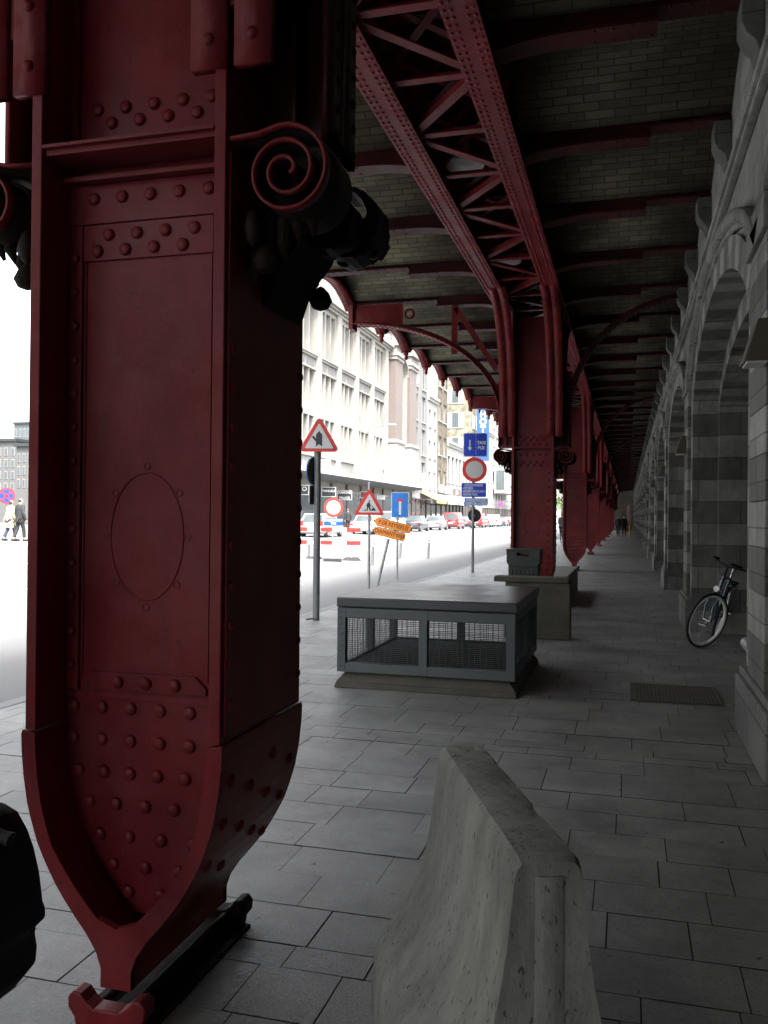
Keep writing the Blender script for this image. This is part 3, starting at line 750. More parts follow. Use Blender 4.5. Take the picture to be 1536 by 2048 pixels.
# ================================================================== FOREGROUND OBJECTS
# --- concrete barrier
A, B = Vector((-.150, 1.84, 0)), Vector((-.487, 2.68, 0)); ax = (B - A); L = ax.length; rz = math.atan2(ax.y, ax.x) - math.pi / 2
br = thing('concrete_barrier', 'weathered concrete jersey barrier with pitted flared side, in the foreground', 'barrier', A, rz)
def half_profile():
    p = [(.275, 0), (.275, .10), (.266, .19), (.252, .225), (.215, .275), (.174, .335), (.15, .385), (.128, .43), (.115, .48), (.10, .56), (.09, .64), (.081, .72), (.076, .765), (.070, .785), (.060, .797), (.03, .802)]
    out = []
    for (a, b), (c, d) in zip(p, p[1:]):
        for k in range(3): t = k / 3; out.append((a + (c - a) * t, b + (d - b) * t))
    return out + [p[-1]]
hp = half_profile(); full = [(-x, z) for x, z in hp] + [(x, z) for x, z in hp[::-1]]
mb = MB(); ny = 44; vs = []
for j in range(ny + 1):
    t = j / ny; yv = L * t
    e = min(t, 1 - t) * L; sh = max(0, 1 - e / .022); shr = 1 - .05 * sh ** 2
    for x, z in full:
        zz = z - (.012 * sh ** 2 if z > .6 else 0); xx = x * shr
        nz = noise.fractal(Vector((xx * 7, yv * 7, zz * 7)), 1, 2, 4) * .0028
        if z > .72: nz -= max(0, noise.noise(Vector((x * 20, yv * 9, 3))) - .25) * .022
        nrm = Vector((x, 0, .3 * z)).normalized()
        vs.append((xx + nrm.x * nz, yv, zz + nrm.z * nz))
m_ = len(full); fs = []
for j in range(ny):
    for i in range(m_ - 1): fs.append((j * m_ + i, j * m_ + i + 1, (j + 1) * m_ + i + 1, (j + 1) * m_ + i))
mb.add(vs, fs, smooth=True); mb.add(vs[:m_], [tuple(range(m_))]); mb.add(vs[-m_:], [tuple(range(m_))[::-1]])
bo_ = mb.build('body', 'concrete', br); es = bo_.modifiers.new('split', 'EDGE_SPLIT'); es.split_angle = R(24)
mb = MB(); pr = []
for i in range(17): a = math.pi * i / 16; pr.append((.004 + .042 * math.cos(a), .012 - .019 * math.sin(a)))
mb.prism(pr, 'z', 0, .76); mb.build('tongue', 'concrete', br, bevel=.008)
# --- vent box
X0, X1, YF, YB = -2.44, -.885, 7.29, 9.12
vb = thing('vent_box', 'grey metal ventilation box with wire mesh sides, dark flat top and a concrete base', 'vent', ((X0 + X1) / 2, YF, 0))
VBO = ((X0 + X1) / 2, YF, 0)
mb = MB(VBO); z1 = .135
def frus(x0, x1, y0, y1, za, x2, x3, y2, y3, zb): mb.hexa([(x0, y0, za), (x1, y0, za), (x1, y1, za), (x0, y1, za), (x2, y2, zb), (x3, y2, zb), (x3, y3, zb), (x2, y3, zb)])
frus(X0 - .02, X1 + .02, YF - .02, YB + .02, 0, X0 - .01, X1 + .01, YF - .01, YB + .01, .05); frus(X0 - .01, X1 + .01, YF - .01, YB + .01, .0502, X0 + .06, X1 - .06, YF + .06, YB - .06, z1)
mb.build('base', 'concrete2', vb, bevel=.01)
fr = MB(VBO)
def rails(fx, fy):
    pass
pw = .075
for (x, y) in ((X0, YF), (X1 - pw, YF), (X0, YB - pw), (X1 - pw, YB - pw), ((X0 + X1) / 2 - .045, YF), ((X0 + X1) / 2 - .045, YB - pw)): fr.box(x, x + pw, y, y + pw, .14, .70)
for x in (X0, X1 - pw): fr.box(x, x + pw, (YF + YB) / 2 - .04, (YF + YB) / 2 + .04, .14, .70)
for y in (YF, YB - pw):
    fr.box(X0 + .002, X1 - .002, y + .003, y + pw - .003, .138, .218); fr.box(X0 + .002, X1 - .002, y + .003, y + pw - .003, .612, .698)
for x in (X0, X1 - pw):
    fr.box(x + .003, x + pw - .003, YF + pw, YB - pw, .138, .218); fr.box(x + .003, x + pw - .003, YF + pw, YB - pw, .612, .698)
fo = fr.build('frame', 'galv', vb, bevel=.003)
xm = (X0 + X1) / 2; ym = (YF + YB) / 2
def grid(ax, a, b, c):
    g = MB(VBO); z = .225
    while z < .61:
        if ax == 'x': g.box(a, b, c - .002, c + .002, z, z + .0038)
        else: g.box(c - .002, c + .002, a, b, z, z + .0038)
        z += .0165
    q = a
    while q < b:
        if ax == 'x': g.box(q, q + .004, c + .0025, c + .006, .21, .62)
        else: g.box(c + .0025, c + .006, q, q + .004, .21, .62)
        q += .05
    g.build('mesh_panel', 'wire', vb)
for (a, b) in ((X0 + pw, xm - .045), (xm + .03, X1 - pw)):
    grid('x', a, b, YF + .035); grid('x', a, b, YB - .035)
for (a, b) in ((YF + pw, ym - .04), (ym + .04, YB - pw)):
    grid('y', a, b, X0 + .035); grid('y', a, b, X1 - .035)
mb = MB(VBO); mb.box(X0 + .09, X1 - .09, YF + .09, YB - .09, .136, .20); mb.build('duct', 'black', vb)
mb = MB(VBO); mb.box(X0 - .006, X1 + .02, YF - .012, YB + .012, .705, .79); mb.build('top', 'slabtop', vb, bevel=.012)
gr = MB(VBO)                                                       # scribbled tag down the left post
rg = random.Random(11); z = .66
for i in range(11):
    c = Vector((X0 + .036, YF - .0012, z)); q = [c + Vector((rg.uniform(-.024, .024), 0, rg.uniform(-.018, .018))) for _ in range(4)]
    gr.tube(q, .0022, 4, smooth=False); z -= .048
gr.build('graffiti', 'sblack', vb)
# --- concrete block behind
cb = thing('concrete_block', 'stained concrete block with scribbles and a thin top slab, behind the vent box', 'block', (-1.1, 10.95, 0))
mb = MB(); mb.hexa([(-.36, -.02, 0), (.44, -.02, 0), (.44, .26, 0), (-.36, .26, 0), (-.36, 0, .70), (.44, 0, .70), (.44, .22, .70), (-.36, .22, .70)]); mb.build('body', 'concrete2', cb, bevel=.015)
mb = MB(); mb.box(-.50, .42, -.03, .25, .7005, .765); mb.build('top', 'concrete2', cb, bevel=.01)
mb = MB(); rg = random.Random(4)
for i in range(5):
    c = Vector((.12 + .05 * i, -.002, .56 + rg.uniform(-.03, .03))); mb.tube([c + Vector((rg.uniform(-.035, .035), 0, rg.uniform(-.06, .06))) for _ in range(5)], .0035, 4, smooth=False)
for i in range(2):
    c = Vector((.14 + .1 * i, -.002, .36)); mb.tube([c + Vector((rg.uniform(-.03, .03), 0, rg.uniform(-.02, .02))) for _ in range(3)], .003, 4, smooth=False)
mb.build('graffiti', 'sblack', cb)
cb2 = thing('concrete_block', 'low pale concrete block with smooth top beyond the second iron column', 'block', (-1.22, 15.1, 0))
mb = MB(); mb.box(-.32, .25, 0, 3.5, 0, .5); mb.build('body', 'concrete', cb2, bevel=.02)
# --- litter bin
p = on_z(1050, 1240, 0); bx, by = -1.42, 12.75
bn = thing('litter_bin', 'grey litter bin with a hooded slotted top beside the second iron column', 'bin', (bx, by, 0))
mb = MB(); mb.hexa([(-.19, -.17, 0), (.19, -.17, 0), (.19, .17, 0), (-.19, .17, 0), (-.215, -.19, .83), (.215, -.19, .83), (.215, .19, .83), (-.215, .19, .83)])
for i in range(6): mb.box(-.17 + i * .06, -.15 + i * .06, -.2, -.16, .06, .76)
mb.build('body', 'bin', bn, bevel=.01)
mb = MB()
for yv in (-.21, .19):
    mb.prism([(-.19, .80), (.19, .80), (.235, .86), (.24, 1.03), (.08, 1.03), (.08, .955), (-.09, .955), (-.09, 1.03), (-.24, 1.03), (-.235, .86)], 'y', yv, yv + .02)
    mb.box(-.0898, .0798, yv, yv + .02, 1.0, 1.029)
mb.box(-.245, .245, -.215, .215, 1.03, 1.05)
for xv in (-.24, .222): mb.box(xv, xv + .018, -.19, .19, .87, 1.0295)
mb.build('hood', 'bin', bn, bevel=.006)
# --- floor grate
fg = thing('floor_grate', 'dark iron drain grate set in the paving near the doorway', 'grate', (.40, 7.9, .004))
mb = MB()
for a in (-.36, .33): mb.box(a, a + .03, -.38, .38, 0, .008)
for a in (-.38, .35): mb.box(-.33, .33, a, a + .03, 0, .008)
mb.build('rim', 'concrete2', fg)
mb = MB()
for i in range(22): mb.box(-.33 + i * .03, -.33 + i * .03 + .023, -.35, .35, .001, .007)
for i in range(3): mb.box(-.33, .33, -.22 + i * .2, -.2 + i * .2, .001, .0065)
mb.build('bars', 'concrete2', fg)
mb = MB(); mb.box(-.33, .33, -.35, .35, -.002, .0005); mb.build('pit', 'black', fg)

# --- bicycle
def make_bike(label, frame='bikeblue', rim='rimwhite', steer=0.0):
    t = thing('bicycle', label, 'bicycle')
    def wheel(x, parent, y0=0, rot=0):
        wv = MB(); ca, sa = math.cos(rot), math.sin(rot)
        def P(r, a, dy=0): return (x + r * math.cos(a) * ca - dy * sa, r * math.cos(a) * sa + dy * ca, .34 + r * math.sin(a))
        wv.tube([P(.322, 2 * math.pi * k / 40) for k in range(40)], .018, 8, closed=True); tyre = wv.build('wheel', 'rubber', parent)
        q = MB(); q.tube([P(.298, 2 * math.pi * k / 40) for k in range(40)], .0190, 8, closed=True); q.build('rim', rim, tyre)
        q = MB()
        for k in range(20): q.tube([P(.02, 2 * math.pi * k / 20 + .4, .02 * (-1) ** k), P(.29, 2 * math.pi * k / 20)], .0013, 3)
        q.tube([P(0, 0, -.05), P(0, 0, .05)], .02, 10); q.build('spokes', 'chrome', tyre)
        return tyre
    wheel(-.53, t); wheel(.53, t, rot=steer)
    f = MB()
    bb, st, ht, hb, ra = (-.08, 0, .30), (-.24, 0, .80), (.33, 0, .88), (.37, 0, .72), (-.53, 0, .34)
    for a, b, r in ((bb, st, .016), (bb, hb, .02), (st, ht, .018), (ht, hb, .02)): f.tube([a, b], r, 10)
    for s_ in (-.05, .05):
        f.tube([bb, (-.3, s_, .32), (-.53, s_, .34)], .009, 6); f.tube([st, (-.3, s_, .74), (-.53, s_, .34)], .008, 6)
    f.build('frame', frame, t)
    f = MB(); ca, sa = math.cos(steer), math.sin(steer)
    for s_ in (-.055, .055):
        f.tube([(.37, 0, .71), (.385 - s_ * sa, s_ * ca, .69), (.44 + .02 * ca - s_ * sa, .07 * sa + s_ * ca, .5), (.53 - s_ * sa, s_ * ca, .34)], .013, 8)
    f.build('fork', frame, t)
    f = MB(); f.tube([(.33, 0, .86), (.31, 0, 1.0)], .014, 8)
    f.tube([(.31 - sa * -.31 - .12 * ca, -.31 * ca - .12 * sa, 1.03), (.31 + .18 * sa, -.18 * ca, 1.01), (.33, 0, 1.0), (.31 - .18 * sa, .18 * ca, 1.01), (.31 - sa * .31 - .12 * ca, .31 * ca - .12 * sa, 1.03)], .0125, 8)
    for s_ in (-1, 1): f.tube([(.31 - sa * s_ * .30 - .10 * ca, s_ * .30 * ca - .10 * sa, 1.03), (.29 - sa * s_ * .31 - .2 * ca, s_ * .31 * ca - .2 * sa, 1.02)], .019, 8)
    f.tube([(.36, -.1, 1.0), (.42, -.05, .9), (.40, .06, .86)], .004, 5); f.tube([(.36, .1, 1.0), (.44, .05, .88), (.40, -.03, .83)], .004, 5)
    f.build('handlebar', 'black', t)
    f = MB(); f.tube([st, (-.27, 0, .93)], .013, 8); f.build('seat_post', 'chrome', t)
    f = MB(); f.add([(-.42, -.08, .94), (-.42, .08, .94), (-.25, .06, .96), (-.1, .02, .95), (-.1, -.02, .95), (-.25, -.06, .96), (-.42, -.075, .985), (-.42, .075, .985), (-.25, .055, .99), (-.1, .015, .975), (-.1, -.015, .975), (-.25, -.055, .99)],
                   [(0, 1, 2, 3, 4, 5), (6, 7, 8, 9, 10, 11), (0, 1, 7, 6), (1, 2, 8, 7), (2, 3, 9, 8), (3, 4, 10, 9), (4, 5, 11, 10), (5, 0, 6, 11)]); f.build('saddle', 'black', t, bevel=.015)
    f = MB(); f.tube([(.44, -.02, .72), (.48, -.02, .72)], .035, 10); f.build('lamp', 'chrome', t)
    f = MB(); f.lathe([(.09, -.05), (.09, -.04)], (-.08, 0, .3), 18, 'y'); f.tube([(-.08, -.055, .3), (.06, -.055, .2)], .008, 6); f.box(.02, .1, -.14, -.06, .19, .21); f.tube([(-.08, .055, .3), (-.2, .055, .4)], .008, 6); f.box(-.26, -.18, .06, .14, .39, .41); f.build('crank', 'chrome', t)
    f = MB(); f.box(-.75, -.33, -.06, .06, .73, .745); f.tube([(-.7, -.055, .73), (-.53, -.06, .36)], .006, 5); f.tube([(-.7, .055, .73), (-.53, .06, .36)], .006, 5); f.box(-.78, -.76, -.03, .03, .66, .71); f.build('rack', 'black', t)
    return t
bk = make_bike('blue bicycle with a white front rim leaning in the first arched doorway', steer=R(-29))
pw0 = on_z(1396, 1295, 0)
bdir = Vector((-.25, -.97, 0)).normalized()                        # points from rear wheel to front wheel
bk.rotation_mode = 'XYZ'
ang = math.atan2(bdir.y, bdir.x)
bk.rotation_euler = (R(-17), 0, ang); bk.location = (pw0.x - bdir.x * .53, pw0.y - bdir.y * .53, 0)

# ================================================================== SIGNS
def plate(th_parent, name, poly, m, y=0.0, th=.006):
    mb = MB(); mb.prism(poly, 'y', y, y + th); return mb.build(name, m, th_parent)
def post(px, py, label, ztop, r=.038, m='pole', yaw=.2, name='sign_post', cat='sign', Z=None, bracket=True):
    p = on_z(px, py, Z if Z is not None else 0)
    t = thing(name, label, cat, p, yaw)
    mb = MB(); mb.tube([(0, 0, -.02), (0, 0, ztop - p.z)], r, 14); mb.lathe([(r * 1.02, -.0), (r * 1.02, .02), (r * .5, .04)], (0, 0, ztop - p.z), 14); mb.build('pole', m, t)
    return t, p
def zat(p, px, py): return on_y(px, py, p.y).z - p.z
def xat(p, px, py): return on_y(px, py, p.y).x - p.x
# A: priority road sign post, near
tA, pA = post(632, 1240, 'grey signpost with red bordered triangle of a thick black arrow, beside the near column', on_y(641, 850, on_z(632, 1240).y).z, r=.05)
sc = on_y(641, 905, pA.y).z; zc_ = zat(pA, 641, 880); side = .60; yo = -.075
sg_ = plate(tA, 'triangle_sign', rtri(side, .045, .03, zc_), 'sred', yo, .012)
plate(sg_, 'panel', rtri(side * .70, .012, .03, zc_ - .005), 'swhite', yo - .004, .0035)
zz = zc_
plate(sg_, 'arrow', [(-.015, zz - .10), (.03, zz - .065), (.075, zz - .10), (.075, zz + .07), (.03, zz + .125), (-.015, zz + .07)], 'sblack', yo - .008, .0035)
plate(sg_, 'arrow', [(-.0155, zz - .03), (-.0155, zz + .015), (-.052, zz + .058), (-.075, zz + .035)], 'sblack', yo - .0078, .0035)
zb_ = zat(pA, 632, 942)
mb = MB(); mb.prism([(a, b) for a, b in circ(.20, 28, -.0, zb_)], 'x', -.062, -.052); o = mb.build('round_sign', 'sblack', tA); o.rotation_euler = (0, 0, R(-20))
mb = MB(); mb.prism(circ(.205, 28, 0, zb_), 'x', -.074, -.0625); o2 = mb.build('face', 'sblue2', o)
zr = zat(pA, 630, 990)
mb = MB(); mb.prism(rrect(.24, .27, .03, 4, 0, zr), 'x', -.062, -.052); o = mb.build('small_sign', 'sblack', tA); o.rotation_euler = (0, 0, R(-20))
mb = MB(); mb.prism(rrect(.245, .275, .03, 4, 0, zr), 'x', -.072, -.0625); mb.build('face', 'swhite', o)
mb = MB(); mb.tube([(0, .045, .02), (-.12, .0, .004), (-.16, .05, .004), (-.05, -.06, .03), (.05, -.05, .0)], .006, 5); mb.build('wire', 'black', tA)
# G: stack of signs on the second post
tG, pG = post(945, 1145, 'signpost carrying a stack of blue lane signs and a red ringed round sign', on_y(949, 872, on_z(945, 1145).y).z, r=.038)
s = (pG - CAM).dot(fw) / F_PX
def G(px, py): return xat(pG, px, py), zat(pG, px, py)
x, z = G(950.5, 890); yo = -.06
a = plate(tG, 'lane_sign', rrect(48 * s, 48 * s, .05, 5, x, z), 'swhite', yo); plate(a, 'panel', rrect(45 * s, 45 * s, .042, 5, x, z), 'sblue', yo - .004, .0035)
for k in range(7): plate(a, 'lane_line', [(x + .01, z - .25 + k * .08), (x + .025, z - .25 + k * .08), (x + .025, z - .215 + k * .08), (x + .01, z - .215 + k * .08)], 'swhite', yo - .008, .0035)
plate(a, 'arrow', [(x - .165, z + .13), (x - .13, z + .13), (x - .13, z - .07), (x - .085, z - .07), (x - .1475, z - .16), (x - .21, z - .07), (x - .165, z - .07)], 'swhite', yo - .008, .0035)
text_part('TAXI', .115, 'swhite', a, x + .165, yo - .0065, z + .055, bold=.006, sx=.9); text_part('BUS', .115, 'swhite', a, x + .155, yo - .0065, z - .085, bold=.006, sx=.9)
x, z = G(949, 939.5); a = plate(tG, 'round_sign', circ(24.5 * s, 40, x, z), 'sred', yo); plate(a, 'panel', circ(17.4 * s, 40, x, z), 'sgrey', yo - .004, .0035)
x, z = G(947.5, 980); a = plate(tG, 'text_sign', rrect(49 * s, 28 * s, .03, 5, x, z), 'sblue', yo)
for i, (tx, al) in enumerate((('UITGEZONDERD', 0), ('-FIETSERS', 1), ('-BROMFIETSEN KLASSE A', 1), ('-BUS EN TAXI', 1))):
    text_part(tx, .09, 'swhite', a, x - (.30 if al else .0), yo - .0025, z + .125 - i * .083, align='LEFT' if al else 'CENTER', sx=.72 if i != 2 else .62, bold=.002)
x, z = G(951.5, 1004); a = plate(tG, 'small_text_sign', rrect(47 * s, 15 * s, .02, 5, x, z), 'sblue2', yo - .002)
for i, tx in enumerate(('UITGEZONDERD', 'LADEN EN LOSSEN')): text_part(tx, .10, 'swhite', a, x, yo - .0045, z + .045 - i * .09, sx=.78, bold=.004)
x, z = G(949, 1031); plate(tG, 'sign_back', circ(13.3 * s, 32, x, z), 'sblack', .045)
mb = MB(); mb.box(-.06, .06, -.05, .05, z - .02, z + .02); mb.build('clamp', 'pole', tG)
# D: roadworks triangle
tD, pD = post(737, 1182, 'silver signpost with red triangle showing a digging workman', on_y(742, 968, on_z(737, 1182).y).z, r=.030, m='silverpole', yaw=.22)
s = (pD - CAM).dot(fw) / F_PX; x, z = xat(pD, 739, 1012), zat(pD, 739, 1012); yo = -.055
a = plate(tD, 'triangle_sign', rtri(64 * s, .04, x, z), 'sred', yo, .012); plate(a, 'panel', rtri(43.5 * s, .012, x, z - .004), 'swhite', yo - .004, .0035)
def Q(pts, sx=1.0): return [(x + a_ * s, z + b_ * s) for a_, b_ in pts]
for poly in ([(-13, -9.3), (-8, -7), (-4, -9.3)], [(2, -9.3), (9, -2.5), (14, -9.3)],
             [(-5.5, -9.3), (-3.2, -9.3), (-2.5, -3), (-1.5, -3), (.8, -9.3), (3.4, -9.3), (2, -2), (1.8, 4), (-.5, 8), (-4, 6), (-6, 1), (-4.6, -2)],
             [(-.4, 8.2), (1.2, 8), (1.8, 10), (.8, 11.6), (-.8, 11), (-1.2, 9.4)], [(1, 2), (2.2, 2.4), (9, -3), (8.5, -3.8)]):
    plate(a, 'workman', Q(poly), 'sblack', yo - .008, .0035)
# E: orange direction arrows on a leaning post
pE = on_z(751, 1184, 0)
tE = thing('direction_sign', 'orange direction arrows to a car park and a diamond district on a leaning post', 'sign', pE, .22)
s = (pE - CAM).dot(fw) / F_PX
b0 = Vector((xat(pE, 776, 1078), 0, zat(pE, 776, 1078))); mb = MB(); mb.tube([(0, 0, -.02), (b0.x, 0, b0.z)], .028, 12); mb.build('pole', 'silverpole', tE)
for (cx_, cy_, ln, hh, txt, tsz, sxx) in ((783, 1050, 78, 17.5, 'P DE KEYSERLEI', .118, .74), (776.5, 1067, 68, 16.5, 'DIAMANTWIJK', .118, .78)):
    x, z = xat(pE, cx_, cy_), zat(pE, cx_, cy_); w2, h2 = ln * s / 2, hh * s / 2
    def arrow(f, g=1): return [(-w2 * f, 0), (-w2 * f + h2 * 1.2, h2 * g), (w2 * f - .03, h2 * g), (w2 * f, h2 * g - .03), (w2 * f, -h2 * g + .03), (w2 * f - .03, -h2 * g), (-w2 * f + h2 * 1.2, -h2 * g)]
    a = plate(tE, 'arrow_plate', arrow(1.0), 'sblack', -.045, .010); a.location = (x, 0, z); a.rotation_euler = (0, R(13.5), 0)
    plate(a, 'panel', arrow(.985, .90), 'sorange', -.049, .0035)
    plate(a, 'tip', [(-w2 * .99, 0), (-w2 * .99 + h2 * .35, h2 * .3), (-w2 * .99 + h2 * .35, -h2 * .3)], 'sblack', -.0525, .003)
    text_part(txt, tsz, 'sblack', a, .03, -.0510, 0, sx=sxx, bold=.0)
# F: dead end sign
tF, pF = post(794, 1156, 'signpost with scratched blue rectangular dead end sign', on_y(799, 1000, on_z(794, 1156).y).z, r=.028, m='silverpole', yaw=.22)
s = (pF - CAM).dot(fw) / F_PX; x, z = xat(pF, 800, 1010), zat(pF, 800, 1010)
a = plate(tF, 'dead_end_sign', rrect(35 * s, 51 * s, .025, 4, x, z), 'swhite', -.045, .010); plate(a, 'panel', rrect(32.5 * s, 48.5 * s, .02, 4, x, z), 'sblue2', -.049, .0035)
plate(a, 'stem', rrect(4.6 * s, 27 * s, .004, 2, x, z - 6 * s), 'swhite', -.053, .0035); plate(a, 'bar', rrect(12 * s, 4.6 * s, .01, 3, x, z + 9.4 * s), 'sred', -.0532, .0035)
# B: temporary no entry sign
pB = on_z(665, 1122, zg(-10)); tB = thing('no_entry_sign', 'round white sign with red ring above a blue taxi plate, behind the striped barrier', 'sign', pB, .3)
s = (pB - CAM).dot(fw) / F_PX
x, z = xat(pB, 667, 1015), zat(pB, 667, 1015); mb = MB(); mb.tube([(0, 0, 0), (0, 0, z + .3)], .025, 10); mb.build('pole', 'silverpole', tB)
a = plate(tB, 'round_sign', circ(19 * s, 36, x, z), 'sred', -.04); plate(a, 'panel', circ(13.8 * s, 36, x, z), 'swhite', -.044, .0035)
z = zat(pB, 667, 1044); a = plate(tB, 'text_sign', rrect(38 * s, 14.5 * s, .02, 3, x, z), 'hotelblue', -.04)
for i, tx in enumerate(('UITGEZONDERD', 'TAXI')): text_part(tx, .105, 'swhite', a, x, -.0425, z + .055 - i * .105, sx=.78, bold=.003)
mb = MB(); mb.box(-.3, .3, -.2, .2, 0, .08); mb.build('foot', 'rubber', tB)
# C: striped barrier
pC1, pC2 = on_z(628, 1120, -.05), on_z(703, 1122, -.05)
tC = thing('striped_barrier', 'red and white striped road barrier of two boards on rubber feet', 'barrier', pC2, 0)
def C(px, py): q = on_y(px, py, pC2.y); return q.x - pC2.x, q.z - pC2.z
xl = C(596, 1060)[0]; xr = C(722, 1060)[0]
for pya, pyb in ((1055.5, 1064), (1082, 1090)):
    za, zb2 = C(703, pyb)[1], C(703, pya)[1]
    mb = MB(); mb.box(xl, xr, -.03, -.01, za, zb2); a = mb.build('board', 'swhite', tC)
    for (qa, qb) in ((642, 665), (694, 722), (596, 615)):
        xa, xb = C(qa, 1060)[0], C(qb, 1060)[0]; mb = MB(); mb.box(xa, xb, -.034, -.0305, za, zb2); mb.build('red_stripe', 'sred', a)
for px in (628, 703):
    xa = C(px, 1100)[0]; zt = C(px, 1054)[1]
    mb = MB(); mb.box(xa - .025, xa + .025, -.009, .03, 0, zt + .04); mb.build('post', 'swhite', tC)
    mb = MB(); mb.hexa([(xa - .32, -.25, -.01), (xa + .32, -.25, -.01), (xa + .32, .25, -.01), (xa - .32, .25, -.01), (xa - .18, -.18, .13), (xa + .18, -.18, .13), (xa + .18, .18, .13), (xa - .18, .18, .13)]); mb.build('foot', 'rubber', tC, bevel=.02)
# bollards
for i, (px, py, lb) in enumerate(((744, 1130, 'slim grey bollard with white cap left of the leaning orange arrows'), (800, 1117, 'slim grey bollard half hidden behind the dead end signpost'), (856, 1117, 'slim grey bollard standing alone on the road right of the orange arrows'), (617, 1118, 'slim grey post at the near column edge beside the striped barrier'))):
    p = on_z(px, py, -.05); t = thing('bollard', lb, 'bollard', p, 0, 'bollards along the road'); t.rotation_euler = (0, R(3), 0)
    mb = MB(); mb.lathe([(.055, 0), (.05, .02), (.048, .58)], n=12); mb.build('shaft', 'pole', t)
    mb = MB(); mb.lathe([(.052, .581), (.052, .70), (.06, .71), (.05, .74), (.01, .76)], n=12); mb.build('cap', 'sgrey', t)
# far no parking sign, and two seen left of the near column
def noparking(px, py_c, py_f, dia, label, Y, cross=True):
    pb = on_y(px, py_c, Y); zb = zg(pb.x)
    t = thing('round_sign', label, 'sign', (pb.x, Y, zb), math.atan2(-pb.x, Y)); zc2 = pb.z - zb; rr = dia / 2
    mb = MB(); mb.tube([(0, 0, 0), (0, 0, zc2)], .03, 8); mb.build('pole', 'pole', t)
    a = plate(t, 'disc', circ(rr, 32, 0, zc2), 'sred', -.05, .01); plate(a, 'panel', circ(rr * .78, 32, 0, zc2), 'sblue', -.054, .0035)
    for sg in ((1, -1) if cross else (1,)):
        mb = MB(); mb.bar((-rr * .55, -.058, zc2 + sg * rr * .55), (rr * .55, -.058, zc2 - sg * rr * .55), rr * .2, .004, up=(0, 1, 0)); mb.build('slash', 'sred', a)
    return t
noparking(1001, 1008, 1045, .75, 'small blue and red no parking sign on the far pavement beyond the cars', 118, False)
noparking(13, 992, 1075, .72, 'round blue sign with red cross and ring at the left edge, before pedestrians', 33)

# ================================================================== BUILDINGS across the street
FX = -22.5
def wall_holes(mb, y0, y1, z0, z1, x, depth, holes, tone=1.0, flip=1):
    """front face at x with rectangular holes (ya, yb, za, zb) and their reveals; depth goes towards -x"""
    ys_ = sorted({y0, y1, *[h[0] for h in holes], *[h[1] for h in holes]}); zs_ = sorted({z0, z1, *[h[2] for h in holes], *[h[3] for h in holes]})
    for a, b in zip(ys_, ys_[1:]):
        for c, d in zip(zs_, zs_[1:]):
            m1, m2 = (a + b) / 2, (c + d) / 2
            if any(h[0] < m1 < h[1] and h[2] < m2 < h[3] for h in holes): continue
            mb.add([(x, a, c), (x, b, c), (x, b, d), (x, a, d)], [(0, 1, 2, 3)], tone)
    for a, b, c, d in holes:
        for q in ([(x, a, c), (x, b, c), (x - depth, b, c), (x - depth, a, c)], [(x, a, d), (x, b, d), (x - depth, b, d), (x - depth, a, d)],
                  [(x, a, c), (x, a, d), (x - depth, a, d), (x - depth, a, c)], [(x, b, c), (x, b, d), (x - depth, b, d), (x - depth, b, c)]):
            mb.add(q, [(0, 1, 2, 3)], tone)
def window(parent, off, a, b, c, d, x, glass='paneglass', frame='pale_render', bars=(1, 1), fw_=.07):
    mb = MB(off); mb.box(x - .05, x, a, a + fw_, c, d); mb.box(x - .05, x, b - fw_, b, c, d); mb.box(x - .05, x, a + fw_, b - fw_, c, c + fw_); mb.box(x - .05, x, a + fw_, b - fw_, d - fw_, d)
    for i in range(1, bars[0]): y = a + (b - a) * i / bars[0]; mb.box(x - .045, x - .004, y - fw_ / 2, y + fw_ / 2, c + fw_, d - fw_)
    for i in range(1, bars[1]): z = c + (d - c) * i / bars[1]; mb.box(x - .043, x - .006, a + fw_, b - fw_, z - fw_ / 2, z + fw_ / 2)
    f = mb.build('window', frame, parent)
    mb = MB(off); mb.box(x - .09, x - .06, a, b, c, d); mb.build('pane', glass, f)
def zf(px, py, X=FX): return on_x(px, py, X).z
GZ = zg(-22.5) + .1
# --- white stone building
yE = yx(770, FX); bayw = yE - yx(742.7, FX); bayw = (yE - yx(635.6, FX)) / 4; yS = yx(821, FX)
nbay = 10; yL = yE - nbay * bayw
zc1 = zf(770, 700); zs1 = zf(636, 719) ; zs2 = zf(634, 743)
wb = thing('white_building', 'long white stone building with tall slit windows and a dark canopy above its shops', 'building', (FX, yL, GZ)); WO = (FX, yL, GZ)
mb = MB(WO); holes = []
for i in range(nbay):
    a = yL + i * bayw; wv = (bayw - 1.15) / 3
    for j in range(3):
        ya = a + .15 + j * wv + .12; yb = a + .15 + (j + 1) * wv - .10
        holes += [(ya, yb, zs1 + .35, zc1 - .35), (ya, yb, 9.7, zs2), (ya, yb, 6.3, 8.9)]
wall_holes(mb, yL, yE + .5, GZ, zc1 + .1, FX, .55, holes)
wall_holes(mb, yE + .5, yS, GZ, zc1 + .1, FX, .5, [])
mb.box(FX - 3.4, FX - .56, yL + .01, 48, GZ, zc1 + 1.5); mb.box(FX - 14, FX - .56, 48.01, yS, GZ, zc1 + 1.49)
mb.build('wall', 'white_stone', wb)
for h in holes:
    if h[0] > 48: window(wb, WO, *h, FX - .42, 'paneglass', 'white_stone')
for i in range(nbay + 1):
    a = yL + i * bayw; mb = MB(WO); mb.box(FX, FX + .22, a - .95, a + .02, 4.7, zc1 - .002); mb.box(FX + .221, FX + .3, a - .85, a - .08, 4.7, 5.6); mb.build('pilaster', 'white_stone', wb)
